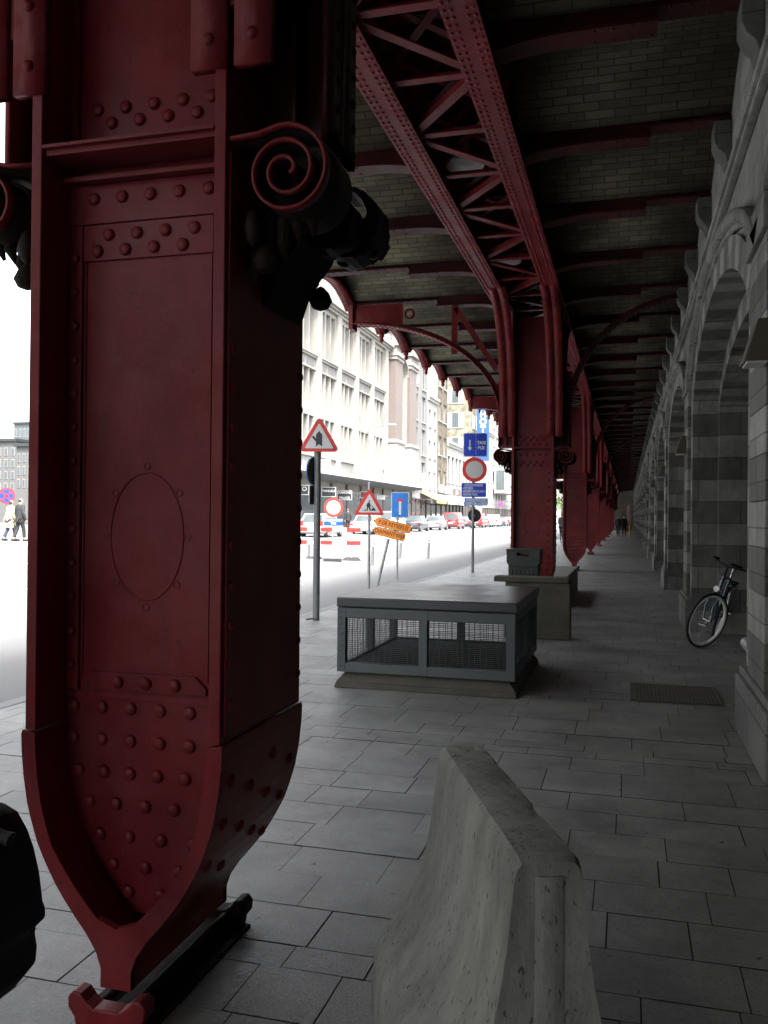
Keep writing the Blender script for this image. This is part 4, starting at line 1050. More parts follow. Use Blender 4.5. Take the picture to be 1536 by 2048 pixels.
for i in range(nbay):
    a = yL + i * bayw + .03; b = yL + (i + 1) * bayw - .96; mb = MB(WO)
    mb.box(FX, FX + .16, a, b, zs1 - .06, zs1 + .1); mb.box(FX + .161, FX + .26, a, b, zs1 + .101, zs1 + .2); mb.box(FX, FX + .10, a, b, zs2 + .0, zs2 + .12)
    mb.build('string_course', 'white_stone', wb)
    mb = MB(WO); mb.box(FX + .001, FX + .02, a + .5, a + 1.6, zs2 + .25, zs1 - .15); mb.box(FX + .001, FX + .02, a + 2.0, b - .3, zs2 + .25, zs1 - .15); mb.build('frieze_panel', 'grey_render', wb)
    mb = MB(WO); mb.box(FX, FX + .14, a, b, 5.9, 6.05); mb.box(FX, FX + .12, a + .1, b - .1, 5.0, 5.15); mb.build('parapet', 'white_stone', wb)
mb = MB(WO)
for o_, za, zb in ((.25, 0, .22), (.42, .22, .4), (.62, .4, .75), (.30, .75, 1.6)): mb.box(FX - 1, FX + o_, yL - .3, yE + .6, zc1 + za, zc1 + zb)
mb.build('cornice', 'white_stone', wb)
# end pavilion with granite pilasters and an arch
y1, y2, y3, y4 = yx(774.5, FX), yx(790, FX), yx(804, FX), yx(819, FX)
zt, zbm = zf(782, 722), zf(782, 880)
for a, b in ((y1, y2), (y3, y4)):
    mb = MB(WO); mb.box(FX - .1, FX + .7, a + .15, b - .15, zbm, zt); mb.build('granite_pilaster', 'pinkstone', wb)
    mb = MB(WO); mb.box(FX, FX + .95, a - .1, b + .1, zbm - 1.6, zbm - .01); mb.box(FX, FX + 1.1, a - .25, b + .25, zbm - 4.6, zbm - 1.61); mb.box(FX, FX + 1.05, a - .2, b + .2, zbm - .4, zbm - .2)
    mb.build('pedestal', 'white_stone', wb, bevel=.05)
    mb = MB(WO); mb.box(FX, FX + .85, a, b, zt + .01, zt + .35); mb.box(FX, FX + 1.0, a - .1, b + .1, zt + .35, zt + .7); mb.box(FX, FX + .8, a, b, zt + .7, zt + 1.3); mb.box(FX, FX + 1.15, a - .2, b + .2, zt + 1.3, zt + 1.75); mb.box(FX, FX + .9, a, b, zt + 1.75, zt + 3)
    mb.build('capital', 'white_stone', wb, bevel=.06)
ym_ = (y2 + y3) / 2; rr = (y3 - y2) / 2 + .1; zz = zt - .9
mb = MB(WO); ap = [(ym_ - rr * math.cos(math.pi * k / 16), zz + rr * math.sin(math.pi * k / 16)) for k in range(17)]
mb.ribbon(ap, 'x', FX, FX + .55, .25, smooth=False, side=1); mb.box(FX, FX + .4, y2 - .15, y2 + .1, zbm, zz); mb.box(FX, FX + .4, y3 - .1, y3 + .15, zbm, zz); mb.build('arch', 'white_stone', wb)
for (c, d) in ((zz - 3.2, zz + .3), (zbm - .2, zz - 4.2)): window(wb, WO, y2 + .4, y3 - .4, c, d, FX + .1, 'paneglass2', 'white_stone', (2, 2))
mb = MB(WO); mb.box(FX - 1, FX + .6, y1 - 1, y4 + .3, zt + 3.001, zt + 3.6); mb.build('attic', 'white_stone', wb)
# canopy and shop fronts
AX = -20.5; zca = zf(725, 953, AX)
mb = MB(WO); mb.hexa([(AX, yL - 1.5, zca - .2), (FX - .4, yL - 1.5, zca - .55), (FX - .4, yS - .3, zca - .55), (AX, yS - .3, zca - .2), (AX, yL - 1.5, zca - .1), (FX - .4, yL - 1.5, zca + .2), (FX - .4, yS - .3, zca + .2), (AX, yS - .3, zca - .1)]); cano = mb.build('canopy', 'canopy', wb)
mb = MB(WO); mb.box(AX, AX + .06, yL - 1.6, yS - .25, zca - .22, zca + .06); mb.build('fascia', 'swhite', cano)
sh = random.Random(2)
y = yL + .3
while y < yS - 3:
    mb = MB(WO); wv = sh.uniform(3.0, 4.6); mb.box(FX + .05, FX + .1, y, min(y + wv - .4, yS - .3), GZ + .5, zca - 1.1); mb.build('shop_window', 'paneglass2', wb)
    mb = MB(WO); mb.box(FX + .02, FX + .14, y + wv - .38, y + wv - .02, GZ, zca - .6); mb.box(FX + .02, FX + .12, y, y + wv - .4, GZ, GZ + .45); mb.build('shop_pier', 'brown', wb); y += wv
# hanging shop signs, facing down the street
def shop_sign(px0, px1, py0, py1, X, text, m, tm, label, fs=.3, extra=None):
    a = on_x((px0 + px1) / 2, (py0 + py1) / 2, X); sc_ = (a - CAM).dot(fw) / F_PX; w_, h_ = (px1 - px0) * sc_, (py1 - py0) * sc_
    t = thing('shop_sign', label, 'sign', (a.x, a.y, a.z), math.atan2(-a.x, a.y) * .8)
    mb = MB(); mb.box(-w_ / 2, w_ / 2, -.06, .06, -h_ / 2, h_ / 2); mb.build('case', 'sgrey' if m != 'swhite' else 'grey_render', t)
    mb = MB(); mb.box(-w_ / 2 + .05, w_ / 2 - .05, -.066, -.0605, -h_ / 2 + .05, h_ / 2 - .05); f = mb.build('face', m, t)
    for i, ln in enumerate(text):
        text_part(ln, fs, tm, f, 0, -.0680, h_ * .27 - i * (h_ * .54 / max(1, len(text) - 1)) if len(text) > 1 else h_ * .1, bold=.006)
    return t, f, w_, h_
shop_sign(643, 672, 974, 994, AX - .7, ['YANUKA'], 'sblack', 'swhite', 'black hanging shop sign reading Yanuka under the canopy', .24)
shop_sign(674, 704, 981, 1000, AX - .7, ['DIAMOND', 'PALACE'], 'sblack', 'swhite', 'black hanging shop sign reading Diamond Palace under the canopy', .23)
shop_sign(600, 618, 970, 990, AX - .7, ['O'], 'sblack', 'swhite', 'black hanging sign with a big white O beside the near signpost', .4)
shop_sign(720, 736, 983, 996, AX - .9, ['', ''], 'car_wine', 'swhite', 'small dark red hanging shop sign left of the roadworks triangle', .2)
shop_sign(753, 771, 990, 1000, AX - .9, ['LUX'], 'swhite', 'grey_render', 'small pale hanging shop sign right of the roadworks triangle', .26)
shop_sign(823, 839, 984, 996, AX - .5, [''], 'swhite', 'grey_render', 'small white blank hanging sign right of the dead end sign', .3)
shop_sign(842, 852, 946, 984, AX, [''], 'swhite', 'grey_render', 'tall blank white projecting sign at the end of the canopy', .3)
# awning hood under the canopy
# air conditioners on the canopy
for i, px in enumerate((652, 721, 733, 745, 757)):
    a = on_x(px, 945 + (px - 652) * .12, FX + 1.0); t = thing('air_conditioner', ['white air conditioner alone on the canopy near the big triangle', 'white air conditioner on the canopy, left one of four', 'white air conditioner on the canopy, second of four', 'white air conditioner on the canopy, third of four', 'white air conditioner on the canopy by the pedestal, last of four'][i], 'air conditioner', (a.x, a.y, zca + .02), 0, 'air conditioners on the canopy')
    mb = MB(); mb.box(-.25, .2, -.5, .5, 0, .95); mb.build('case', 'swhite', t, bevel=.02)
    mb = MB(); mb.tube([(.215, .36 * math.cos(2 * math.pi * k / 18) - .05, .48 + .36 * math.sin(2 * math.pi * k / 18)) for k in range(18)], .02, 5, closed=True)
    for k in range(7): mb.box(.2005, .212, -.42, .32, .18 + k * .1, .2 + k * .1)
    mb.build('grille', 'grey_render', t)
# street lantern on the facade
a = on_x(738, 856, FX + .25); t = thing('facade_lamp', 'slim street lamp on a long arm fixed to the white stone building', 'lamp', a)
mb = MB(); mb.tube([(0, 0, 0), (1.6, .2, .25)], .035, 6); mb.build('arm', 'pole', t)
mb = MB(); mb.lathe([(.02, 1.55), (.11, 1.7), (.12, 2.2), (.02, 2.5)], (0, .2, .28), 10, 'x'); mb.build('lamp_head', 'sgrey', t)

def block(name, label, px0, px1, ztop, m, rows, cols, X=FX, glass='paneglass2', frame='pale_render', gf=3.6, wfrac=.55, hfrac=.62, depth=10, cornice=True, y0=None, y1=None, shop='brown', sill=True, bars=(2, 1)):
    ya = y0 if y0 is not None else yx(px0, X); yb = y1 if y1 is not None else yx(px1, X)
    t = thing(name, label, 'building', (X, ya, GZ)); off = (X, ya, GZ); mb = MB(off); holes = []
    fh = (ztop - .5 - GZ - gf) / rows; cw = (yb - ya) / cols
    for r in range(rows):
        for c in range(cols):
            zc = GZ + gf + fh * (r + .5); yc = ya + cw * (c + .5); holes.append((yc - cw * wfrac / 2, yc + cw * wfrac / 2, zc - fh * hfrac / 2, zc + fh * hfrac / 2))
    wall_holes(mb, ya, yb, GZ + gf, ztop, X, .3, holes); mb.box(X - depth, X - .31, ya + .003, yb - .003, GZ, ztop - .003)
    mb.add([(X, ya, GZ + gf), (X - .31, ya, GZ + gf), (X - .31, ya, ztop), (X, ya, ztop)], [(0, 1, 2, 3)]); mb.add([(X, yb, GZ + gf), (X - .31, yb, GZ + gf), (X - .31, yb, ztop), (X, yb, ztop)], [(0, 1, 2, 3)])
    mb.add([(X, ya, ztop), (X - .31, ya, ztop), (X - .31, yb, ztop), (X, yb, ztop)], [(0, 1, 2, 3)])
    mb.build('wall', m, t)
    for h in holes:
        window(t, off, *h, X - .16, glass, frame, bars)
        if sill: q = MB(off); q.box(X, X + .14, h[0] - .12, h[1] + .12, h[2] - .14, h[2]); q.build('sill', frame, t)
    if cornice: q = MB(off); q.box(X - .3, X + .35, ya + .01, yb - .01, ztop + .001, ztop + .35); q.box(X - .3, X + .2, ya + .01, yb - .01, ztop - .35, ztop); q.build('cornice', m if m not in ('brickbrown',) else 'pale_render', t)
    q = MB(off); q.box(X - .3, X + .05, ya + .01, yb - .01, GZ + gf - .9, GZ + gf - .001); q.build('shop_fascia', 'grey_render', t)
    n_ = max(1, round((yb - ya) / 2.5))
    for i in range(n_):
        a_, b_ = ya + (yb - ya) * i / n_, ya + (yb - ya) * (i + 1) / n_
        q = MB(off); q.box(X - .2, X - .1, a_ + .2, b_ - .2, GZ + .5, GZ + gf - .95); q.build('shop_window', 'paneglass2', t)
        q = MB(off); q.box(X - .25, X, a_, a_ + .2, GZ, GZ + gf - .91); q.box(X - .25, X - .02, a_ + .2, b_, GZ, GZ + .48); q.build('shop_pier', shop, t)
    return t, off, ya, yb
block('town_house', 'narrow grey town house with tall windows and a white disc, next to the granite pilasters', 821.5, 853, 19.8, 'grey_render', 4, 2, wfrac=.5, hfrac=.78, frame='pale_render', gf=4)
a = on_x(832, 758, FX + .4); dsh = thing('satellite_dish', 'white round dish on the grey town house', 'dish', a, R(70)); mb = MB()
mb.lathe([(.02, .05), (.3, .04), (.5, -.03), (.56, -.12), (.5, -.02), (.3, .06), (.02, .08)], n=20, ax='y'); mb.build('bowl', 'swhite', dsh)
mb = MB(); mb.tube([(0, .05, 0), (0, .35, -.2)], .03, 6); mb.build('arm', 'pole', dsh)
block('town_house', 'narrow white town house with small windows, lower than the brick house beside it', 853, 873, zf(866, 800), 'pale_render', 3, 2, wfrac=.42, hfrac=.55)
t, off, ya, yb = block('brick_house', 'tall brown brick house with a bare cream side wall', 873, 893, 21.5, 'brickbrown', 4, 2, wfrac=.62, hfrac=.55, cornice=False, glass='paneglass')
mb = MB(off); mb.box(FX - 10, FX - .02, ya - .06, ya - .002, GZ + 4, 21.4); mb.build('side_wall', 'cream', t)
t, off, ya, yb = block('shop_house', 'low white two storey shop house with broad windows and awnings', 893, 943, zf(908, 892), 'pale_render', 1, 7, wfrac=.72, hfrac=.62, frame='pale_render', gf=4.6, bars=(2, 2))
ylow = ya
mb = MB(off)
hx = FX - .02
t2, off2, ya2, yb2 = block('hotel_block', 'tall yellow brick corner block with wide windows standing above the low shop house', 931, 968, 24, 'cream', 5, 2, X=FX + .0, gf=4.2, wfrac=.7, hfrac=.6, cornice=False) if False else (None,) * 4
# tall yellow block: a face towards the camera with wide windows above the low house
yT = yx(931, FX); t = thing('hotel_block', 'tall yellow brick corner block with wide windows above the low shop house', 'building', (FX, yT, GZ)); off = (FX, yT, GZ)
mb = MB(off); mb.box(FX - 12, FX - .4, yT, yT + 11, GZ, 26); mb.hexa([(FX - .4, yT, GZ + 9.5), (FX + .5, yT + 1.2, GZ + 9.5), (FX + .5, yT + 11, GZ + 9.5), (FX - .4, yT + 11, GZ + 9.5), (FX - .4, yT, 26), (FX + .5, yT + 1.2, 26), (FX + .5, yT + 11, 26), (FX - .4, yT + 11, 26)]); mb.build('wall', 'brickyellow', t)
for (pa, pb) in ((778, 806), (826, 855), (876, 902), (730, 757), (682, 708)):
    za, zb = on_y(910, pb, yT).z, on_y(910, pa, yT).z; xa, xb = on_y(895, pa, yT).x, on_y(927, pa, yT).x
    mb = MB(off); mb.box(xa - 1.2, xb + .02, yT - .09, yT - .001, za - .12, za); mb.box(xa - 1.2, xb + .02, yT - .09, yT - .001, zb, zb + .12); mb.box(xa - 1.1, xa + .7, yT - .07, yT - .002, za, zb); mb.box(xb - .75, xb, yT - .07, yT - .002, za, zb)
    wv = mb.build('window', 'pale_render', t); mb = MB(off); mb.box(xa + .7, xb - .75, yT - .05, yT - .0015, za, zb); mb.build('pane', 'paneglass2', wv)
    mb = MB(off)
    for q in (.33, .66): x = xa + .7 + (xb - xa - 1.45) * q; mb.box(x - .05, x + .05, yT - .075, yT - .051, za, zb)
    mb.build('glazing_bar', 'galv', wv)
    for i in range(3):
        y = yT + 2 + i * 3; mb = MB(off); mb.box(FX + .501, FX + .56, y, y + 2, za, zb); w2 = mb.build('window', 'pale_render', t); mb = MB(off); mb.box(FX + .561, FX + .57, y + .15, y + 1.85, za + .15, zb - .15); mb.build('pane', 'paneglass2', w2)
# hotel sign
yH = yT + 3.2; a0, a1 = on_y(954, 812, yH), on_y(978, 900, yH)
t = thing('hotel_sign', 'tall blue vertical hotel sign with white letters on the yellow block', 'sign', ((a0.x + a1.x) / 2, yH, a1.z), .16); w_ = (a1.x - a0.x); h_ = a0.z - a1.z
mb = MB(); mb.box(-w_ / 2, w_ / 2, -.15, .15, -1.6, h_ + .15); f = mb.build('panel', 'sblue2', t)
f.data.materials[0] = MT['hotelblue']
text_part('HOTEL', .36, 'swhite', f, 0, -.155, on_y(966, 817, yH).z - a1.z, bold=.01)
for i, ch in enumerate('HOT'): text_part(ch, 1.28, 'swhite', f, 0, -.155, on_y(966, 829 + 15 * i, yH).z - a1.z, bold=.045)
mb = MB(); mb.box(-w_ / 2 - 1.2, -w_ / 2, -.05, .05, .2, .4); mb.box(-w_ / 2 - 1.2, -w_ / 2, -.05, .05, h_ - .5, h_ - .3); mb.build('bracket', 'pole', t)
block('town_house', 'white rendered house with small windows just right of the hotel sign', 968, 984, zf(980, 868), 'pale_render', 4, 3, wfrac=.35, hfrac=.45)
t, off, ya, yb = block('office_block', 'pale block with a glazed projecting bay beside the second iron column', 984, 1006, 20, 'pale_render', 5, 4, wfrac=.6, hfrac=.6)
mb = MB(off); z0_, z1_ = zf(1000, 982), zf(1000, 945); mb.box(FX + .01, FX + 2.0, ya + 2, yb + 3, z0_ - .6, z1_ + .4); q = mb.build('bay', 'pale_render', t)
for i in range(6):
    mb = MB(off); yq = ya + 2.4 + i * (yb - ya - .5) / 5; mb.box(FX + 2.001, FX + 2.03, yq, yq + 1.3, z0_, z1_); mb.build('pane', 'paneglass', q)
mb = MB(off); mb.box(FX + .4, FX + 1.8, ya + 1.96, ya + 1.995, z0_, z1_); mb.build('pane', 'paneglass2', q)
block('office_block', 'plain pale block far down the street beyond the glazed bay', 1006, 1034, 18, 'pale_render', 4, 9, wfrac=.6, hfrac=.5)
block('office_block', 'distant cream block at the far end of the street', 1034, 1120, 16, 'cream', 4, 40, wfrac=.5, hfrac=.5, sill=False) if False else None
mb = MB(); mb.box(FX - 8, FX, 300, 420, 0, 17); tag(mb.build('distant_building', 'pale_render'), 'distant pale building at the far end of the street', 'building')
for i, (ya_, yb_, h_, mt_, lb) in enumerate(((-75, -42, 15, 'pale_render', 'long plain unseen block added across the road to cut sky light, far behind the viewer'), (-41.9, -12, 15, 'brickbrown', 'brown brick unseen block added across the road to cut sky light, behind and left of the viewer'), (-11.9, 22, 22, 'grey_render', 'grey unseen block added across the road to cut sky light, just beyond the left edge of the view'))):
    block('sky_blocker', lb, 0, 0, h_, mt_, 4 if h_ > 12 else 2, 6, y0=ya_, y1=yb_, wfrac=.4, hfrac=.5)  # unseen blocks, added so less sky light reaches the pavement
# awnings
def awn(px0, px1, za, m, label, out=2.0, drop=.9):
    ya, yb = yx(px0, FX + 1), yx(px1, FX + 1); t = thing('awning', label, 'awning', (FX, ya, za))
    mb = MB(); mb.hexa([(.05, 0, -.03), (out, 0, -drop - .03), (out, yb - ya, -drop - .03), (.05, yb - ya, -.03), (.05, 0, 0), (out, 0, -drop), (out, yb - ya, -drop), (.05, yb - ya, 0)]); mb.build('canvas', m, t)
    mb = MB(); mb.box(out, out + .02, 0, yb - ya, -drop - .35, -drop); mb.build('valance', m, t)
    mb = MB()
    for y in (.1, yb - ya - .1): mb.tube([(.05, y, -.8), (out, y, -drop - .02)], .02, 5)
    mb.build('arm', 'pole', t)
zaw = GZ + 3.9
awn(856, 876, zaw, 'awning2', 'orange edged awning left of the long white awnings'); awn(879, 900, zaw, 'awning', 'long white awning over the shops above the red van'); awn(902, 940, zaw, 'awning', 'white awning partly behind the stacked signpost'); awn(950, 972, zaw, 'awning', 'pale awning right of the stacked signpost')
def fascia_sign(px0, px1, py0, py1, txt, label):
    a, b = on_x(px0, py1, FX + .1), on_x(px1, py0, FX + .1); t = thing('shop_sign', label, 'sign', (FX + .06, a.y, a.z)); h = 1.05
    mb = MB(); mb.box(0, .1, 0, b.y - a.y, 0, h); f = mb.build('panel', 'grey_render', t)
    mb = MB(); mb.box(.1001, .11, .15, b.y - a.y - .15, .12, h - .12); f = mb.build('face', 'sgrey' if txt != 'JULIA' else 'brown', t)
    if txt: text_part(txt, .8, 'swhite' if txt == 'JULIA' else 'brown', f, .113, (b.y - a.y) / 2, h / 2, rot=(math.pi / 2, 0, math.pi / 2))
fascia_sign(877, 887, 975, 985, '', 'blank pale shop sign panel, leftmost above the long white awning'); fascia_sign(889, 903, 977, 988, 'HOGAR', 'pale shop sign panel in the middle above the long white awning'); fascia_sign(905, 921, 980, 992, 'JULIA', 'dark shop sign panel with tall white letters above the long white awning')
# buildings seen left of the near column
def simple(name, label, px0, px1, py_top, Y, m, rows, cols, glass='paneglass2'):
    a, b = on_y(px0, py_top, Y), on_y(px1, py_top, Y); t = thing(name, label, 'building', (a.x, Y, .3)); glass = 'galv'; W = b.x - a.x; H = a.z - .3
    mb = MB(); mb.box(0, W, 0, 8, 0, H); mb.build('wall', m, t)
    mb = MB(); mb.box(-.2, W + .2, -.3, 8, H, H + .3); mb.build('roof', 'bin', t)
    for r in range(rows):
        for c in range(cols):
            x = W * (c + .5) / cols; z = 3.5 + (H - 4) * (r + .5) / rows; ww, hh = W / cols * .25, (H - 4) / rows * .33
            mb = MB(); mb.box(x - ww, x + ww, -.06, -.001, z - hh, z + hh); o = mb.build('window', 'pale_render', t); mb = MB(); mb.box(x - ww * .85, x + ww * .85, -.07, -.061, z - hh * .9, z + hh * .9); mb.build('pane', glass, o)
simple('corner_house', 'white house with narrow windows left of the near column', 33, 75, 893, 74, 'faded', 3, 4)
simple('corner_house', 'pale broad house at the very left edge of the view', -60, 33, 884, 84, 'faded', 4, 7)
simple('glass_tower', 'pale bluish tower above the roofs left of the near column', 28, 70, 848, 130, 'galv', 6, 5, 'paneglass')

# ================================================================== CARS
def make_car(label, kind, paint, X, Y, yaw=0.0):
    t = thing('parked_car', label, 'car', (X, Y, zg(X)), yaw, 'cars parked along the far kerb')
    K = dict(hatch=(4.1, 1.72, .86, 1.45, -1.95, -1.35, .55, 1.25), sedan=(4.5, 1.76, .88, 1.40, -1.45, -.85, .55, 1.3), van=(4.2, 1.75, .95, 1.82, -2.05, -1.9, .75, 1.35), suv=(4.5, 1.85, 1.0, 1.72, -2.15, -1.75, .6, 1.3), small=(3.7, 1.65, .88, 1.46, -1.75, -1.35, .5, 1.15))[kind]
    Ln, W, zb, zr, yb0, yr0, yr1, yb1 = K; h = Ln / 2
    st = [(-h, .32, .70 if kind == 'sedan' else .78, .84), (-h + .06, .24, zb - .04, .93), (-h + .5, .2, zb, 1.0), (-.3, .18, zb, 1.0), (yb1, .2, zb - .02, 1.0), (h - .45, .22, zb - .14, .97), (h - .08, .26, zb - .24, .9), (h, .34, .58, .82)]
    mb = MB(); vs = []
    for y, z0, z1, wf in st:
        w2 = W / 2 * wf
        vs += [(-w2 * .9, y, z0), (-w2, y, z0 + .14), (-w2 * 1.0, y, z1 - .16), (-w2 * .93, y, z1), (w2 * .93, y, z1), (w2, y, z1 - .16), (w2, y, z0 + .14), (w2 * .9, y, z0)]
    fs = []
    for i in range(len(st) - 1):
        for k in range(8): fs.append((i * 8 + k, i * 8 + (k + 1) % 8, (i + 1) * 8 + (k + 1) % 8, (i + 1) * 8 + k))
    mb.add(vs, fs + [tuple(range(8)), tuple(range(8 * (len(st) - 1), 8 * len(st)))], smooth=True)
    wb_, wr = W / 2 * .92, W / 2 * .76
    P = [(-wb_, yb0, zb - .02), (wb_, yb0, zb - .02), (wb_, yb1, zb - .04), (-wb_, yb1, zb - .04), (-wr, yr0, zr), (wr, yr0, zr), (wr, yr1, zr - .02), (-wr, yr1, zr - .02)]
    mb.hexa(P); b = mb.build('body', paint, t, bevel=.05)
    b.data.polygons.foreach_set('use_smooth', [True] * len(b.data.polygons))
    def inset(q, f0, f1, g0, g1, d):
        a, b_, c, e = [Vector(P[i]) for i in q]; n_ = (b_ - a).cross(e - a).normalized()
        def B(u, v): return a.lerp(b_, u).lerp(e.lerp(c, u), v) + n_ * d
        return [B(f0, g0), B(f1, g0), B(f1, g1), B(f0, g1)]
    mb = MB()
    for q, segs in (((0, 1, 5, 4), ((.08, .92),)), ((2, 3, 7, 6), ((.06, .94),)), ((1, 2, 6, 5), ((.1, .36), (.39, .64), (.67, .93)) if kind != 'van' else ((.08, .34), (.37, .66), (.69, .93))), ((3, 0, 4, 7), ((.07, .33), (.36, .61), (.64, .9)))):
        for f0, f1 in segs:
            v = inset(q, f0, f1, .12, .88, .02); mb.add(v + [p - (Vector(P[6]) * 0) for p in inset(q, f0, f1, .12, .88, .004)], [(0, 1, 2, 3), (4, 5, 6, 7), (0, 1, 5, 4), (1, 2, 6, 5), (2, 3, 7, 6), (3, 0, 4, 7)])
    mb.build('windows', 'paneglass2', t)
    for sx in (-1, 1):
        for yw in (-h + .78, h - .82):
            mb = MB(); mb.lathe([(.2, -.1), (.31, -.1), (.325, -.05), (.325, .06), (.3, .1), (.2, .1)], (sx * (W / 2 - .09), yw, .315), 18, 'x'); wl = mb.build('wheel', 'rubber', t)
            mb = MB(); mb.lathe([(.02, .0), (.2, .0), (.21, .015), (.19, .02), (.02, .025)] if sx > 0 else [(.02, -.0), (.2, -.0), (.21, -.015), (.19, -.02), (.02, -.025)], (sx * (W / 2 + .008), yw, .315), 14, 'x'); mb.build('rim', 'chrome', wl)
        mb = MB(); z = .72 if kind in ('sedan', 'small') else .85; hh = .07 if kind == 'sedan' else .14
        mb.box(sx * (W / 2 - .36), sx * (W / 2 - .09), -h - .012, -h + .1, z - hh, z + hh); mb.build('tail_light', 'sred', t)
        mb = MB(); mb.box(sx * (W / 2 - .42), sx * (W / 2 - .14), h - .1, h - .0, .56, .68); mb.build('headlight', 'lens', t)
        mb = MB(); mb.box(sx * (W / 2 * .97), sx * (W / 2 + .14), yb1 - .35, yb1 - .25, zb - .0, zb + .13); mb.build('mirror', paint, t, bevel=.02)
    mb = MB(); mb.box(-W / 2 * .86, W / 2 * .86, -h - .05, -h + .1, .3, .5); mb.build('bumper', paint if kind != 'van' else 'rubber', t, bevel=.03)
    mb = MB(); mb.box(-.26, .26, -h - .056, -h - .0505, .38, .49) if kind == 'sedan' else mb.box(-.26, .26, -h - .02, -h - .005, .6, .71); mb.build('number_plate', 'swhite', t)
    return t
CR = -17.62                                                       # right side of the parked row
cars = [(649, 'hatch', 'car_silver', 'silver hatchback behind the striped barrier, nearest of the parked row'), (744, 'sedan', 'car_white', 'white saloon car behind the roadworks triangle'), (787, 'suv', 'car_white', 'tall white car mostly hidden behind the dead end sign'),
        (838, 'sedan', 'car_dark', 'black saloon car right of the orange direction arrows'), (879, 'sedan', 'car_grey', 'grey saloon car between the black saloon and a red van'), (917, 'van', 'car_red', 'bright red small van, nearer of the two red ones'),
        (944, 'small', 'car_dark', 'small dark car half hidden behind the black sign back'), (965, 'van', 'car_red', 'second red van, just right of the stacked signpost'), (981, 'small', 'car_grey', 'small grey car right of the second red van'),
        (996, 'suv', 'car_silver', 'silver tall car farther down the parked row'), (1010, 'sedan', 'car_dark', 'dark saloon near the far end of the parked row'), (1020, 'hatch', 'car_wine', 'dark red hatchback beside the second iron column, last in the row')]
for px, kd, pt, lb in cars:
    Yr = yx(px, CR); Ln = dict(hatch=4.1, sedan=4.5, van=4.2, suv=4.5, small=3.7)[kd]; make_car(lb, kd, pt, CR - .88, Yr + Ln / 2)

# ================================================================== PEOPLE
def skin_mesh(name, verts, edges, radii, m, parent, root=0, sub=1):
    me = bpy.data.meshes.new(name); me.from_pydata([tuple(v) for v in verts], edges, []); o = bpy.data.objects.new('tmp', me); COL.objects.link(o)
    sk = o.modifiers.new('skin', 'SKIN'); sk.use_smooth_shade = True
    for i, r in enumerate(radii):
        r = r if isinstance(r, tuple) else (r, r); me.skin_vertices[0].data[i].radius = r; me.skin_vertices[0].data[i].use_root = (i == root)
    sb = o.modifiers.new('sub', 'SUBSURF'); sb.levels = sub; sb.render_levels = sub
    dg = bpy.context.evaluated_depsgraph_get(); dg.update(); nm = bpy.data.meshes.new_from_object(o.evaluated_get(dg)); bpy.data.objects.remove(o)
    nm.materials.clear(); nm.materials.append(MT[m]); nm.polygons.foreach_set('use_smooth', [True] * len(nm.polygons))
    q = bpy.data.objects.new(name, nm); COL.objects.link(q); q.parent = parent; return q
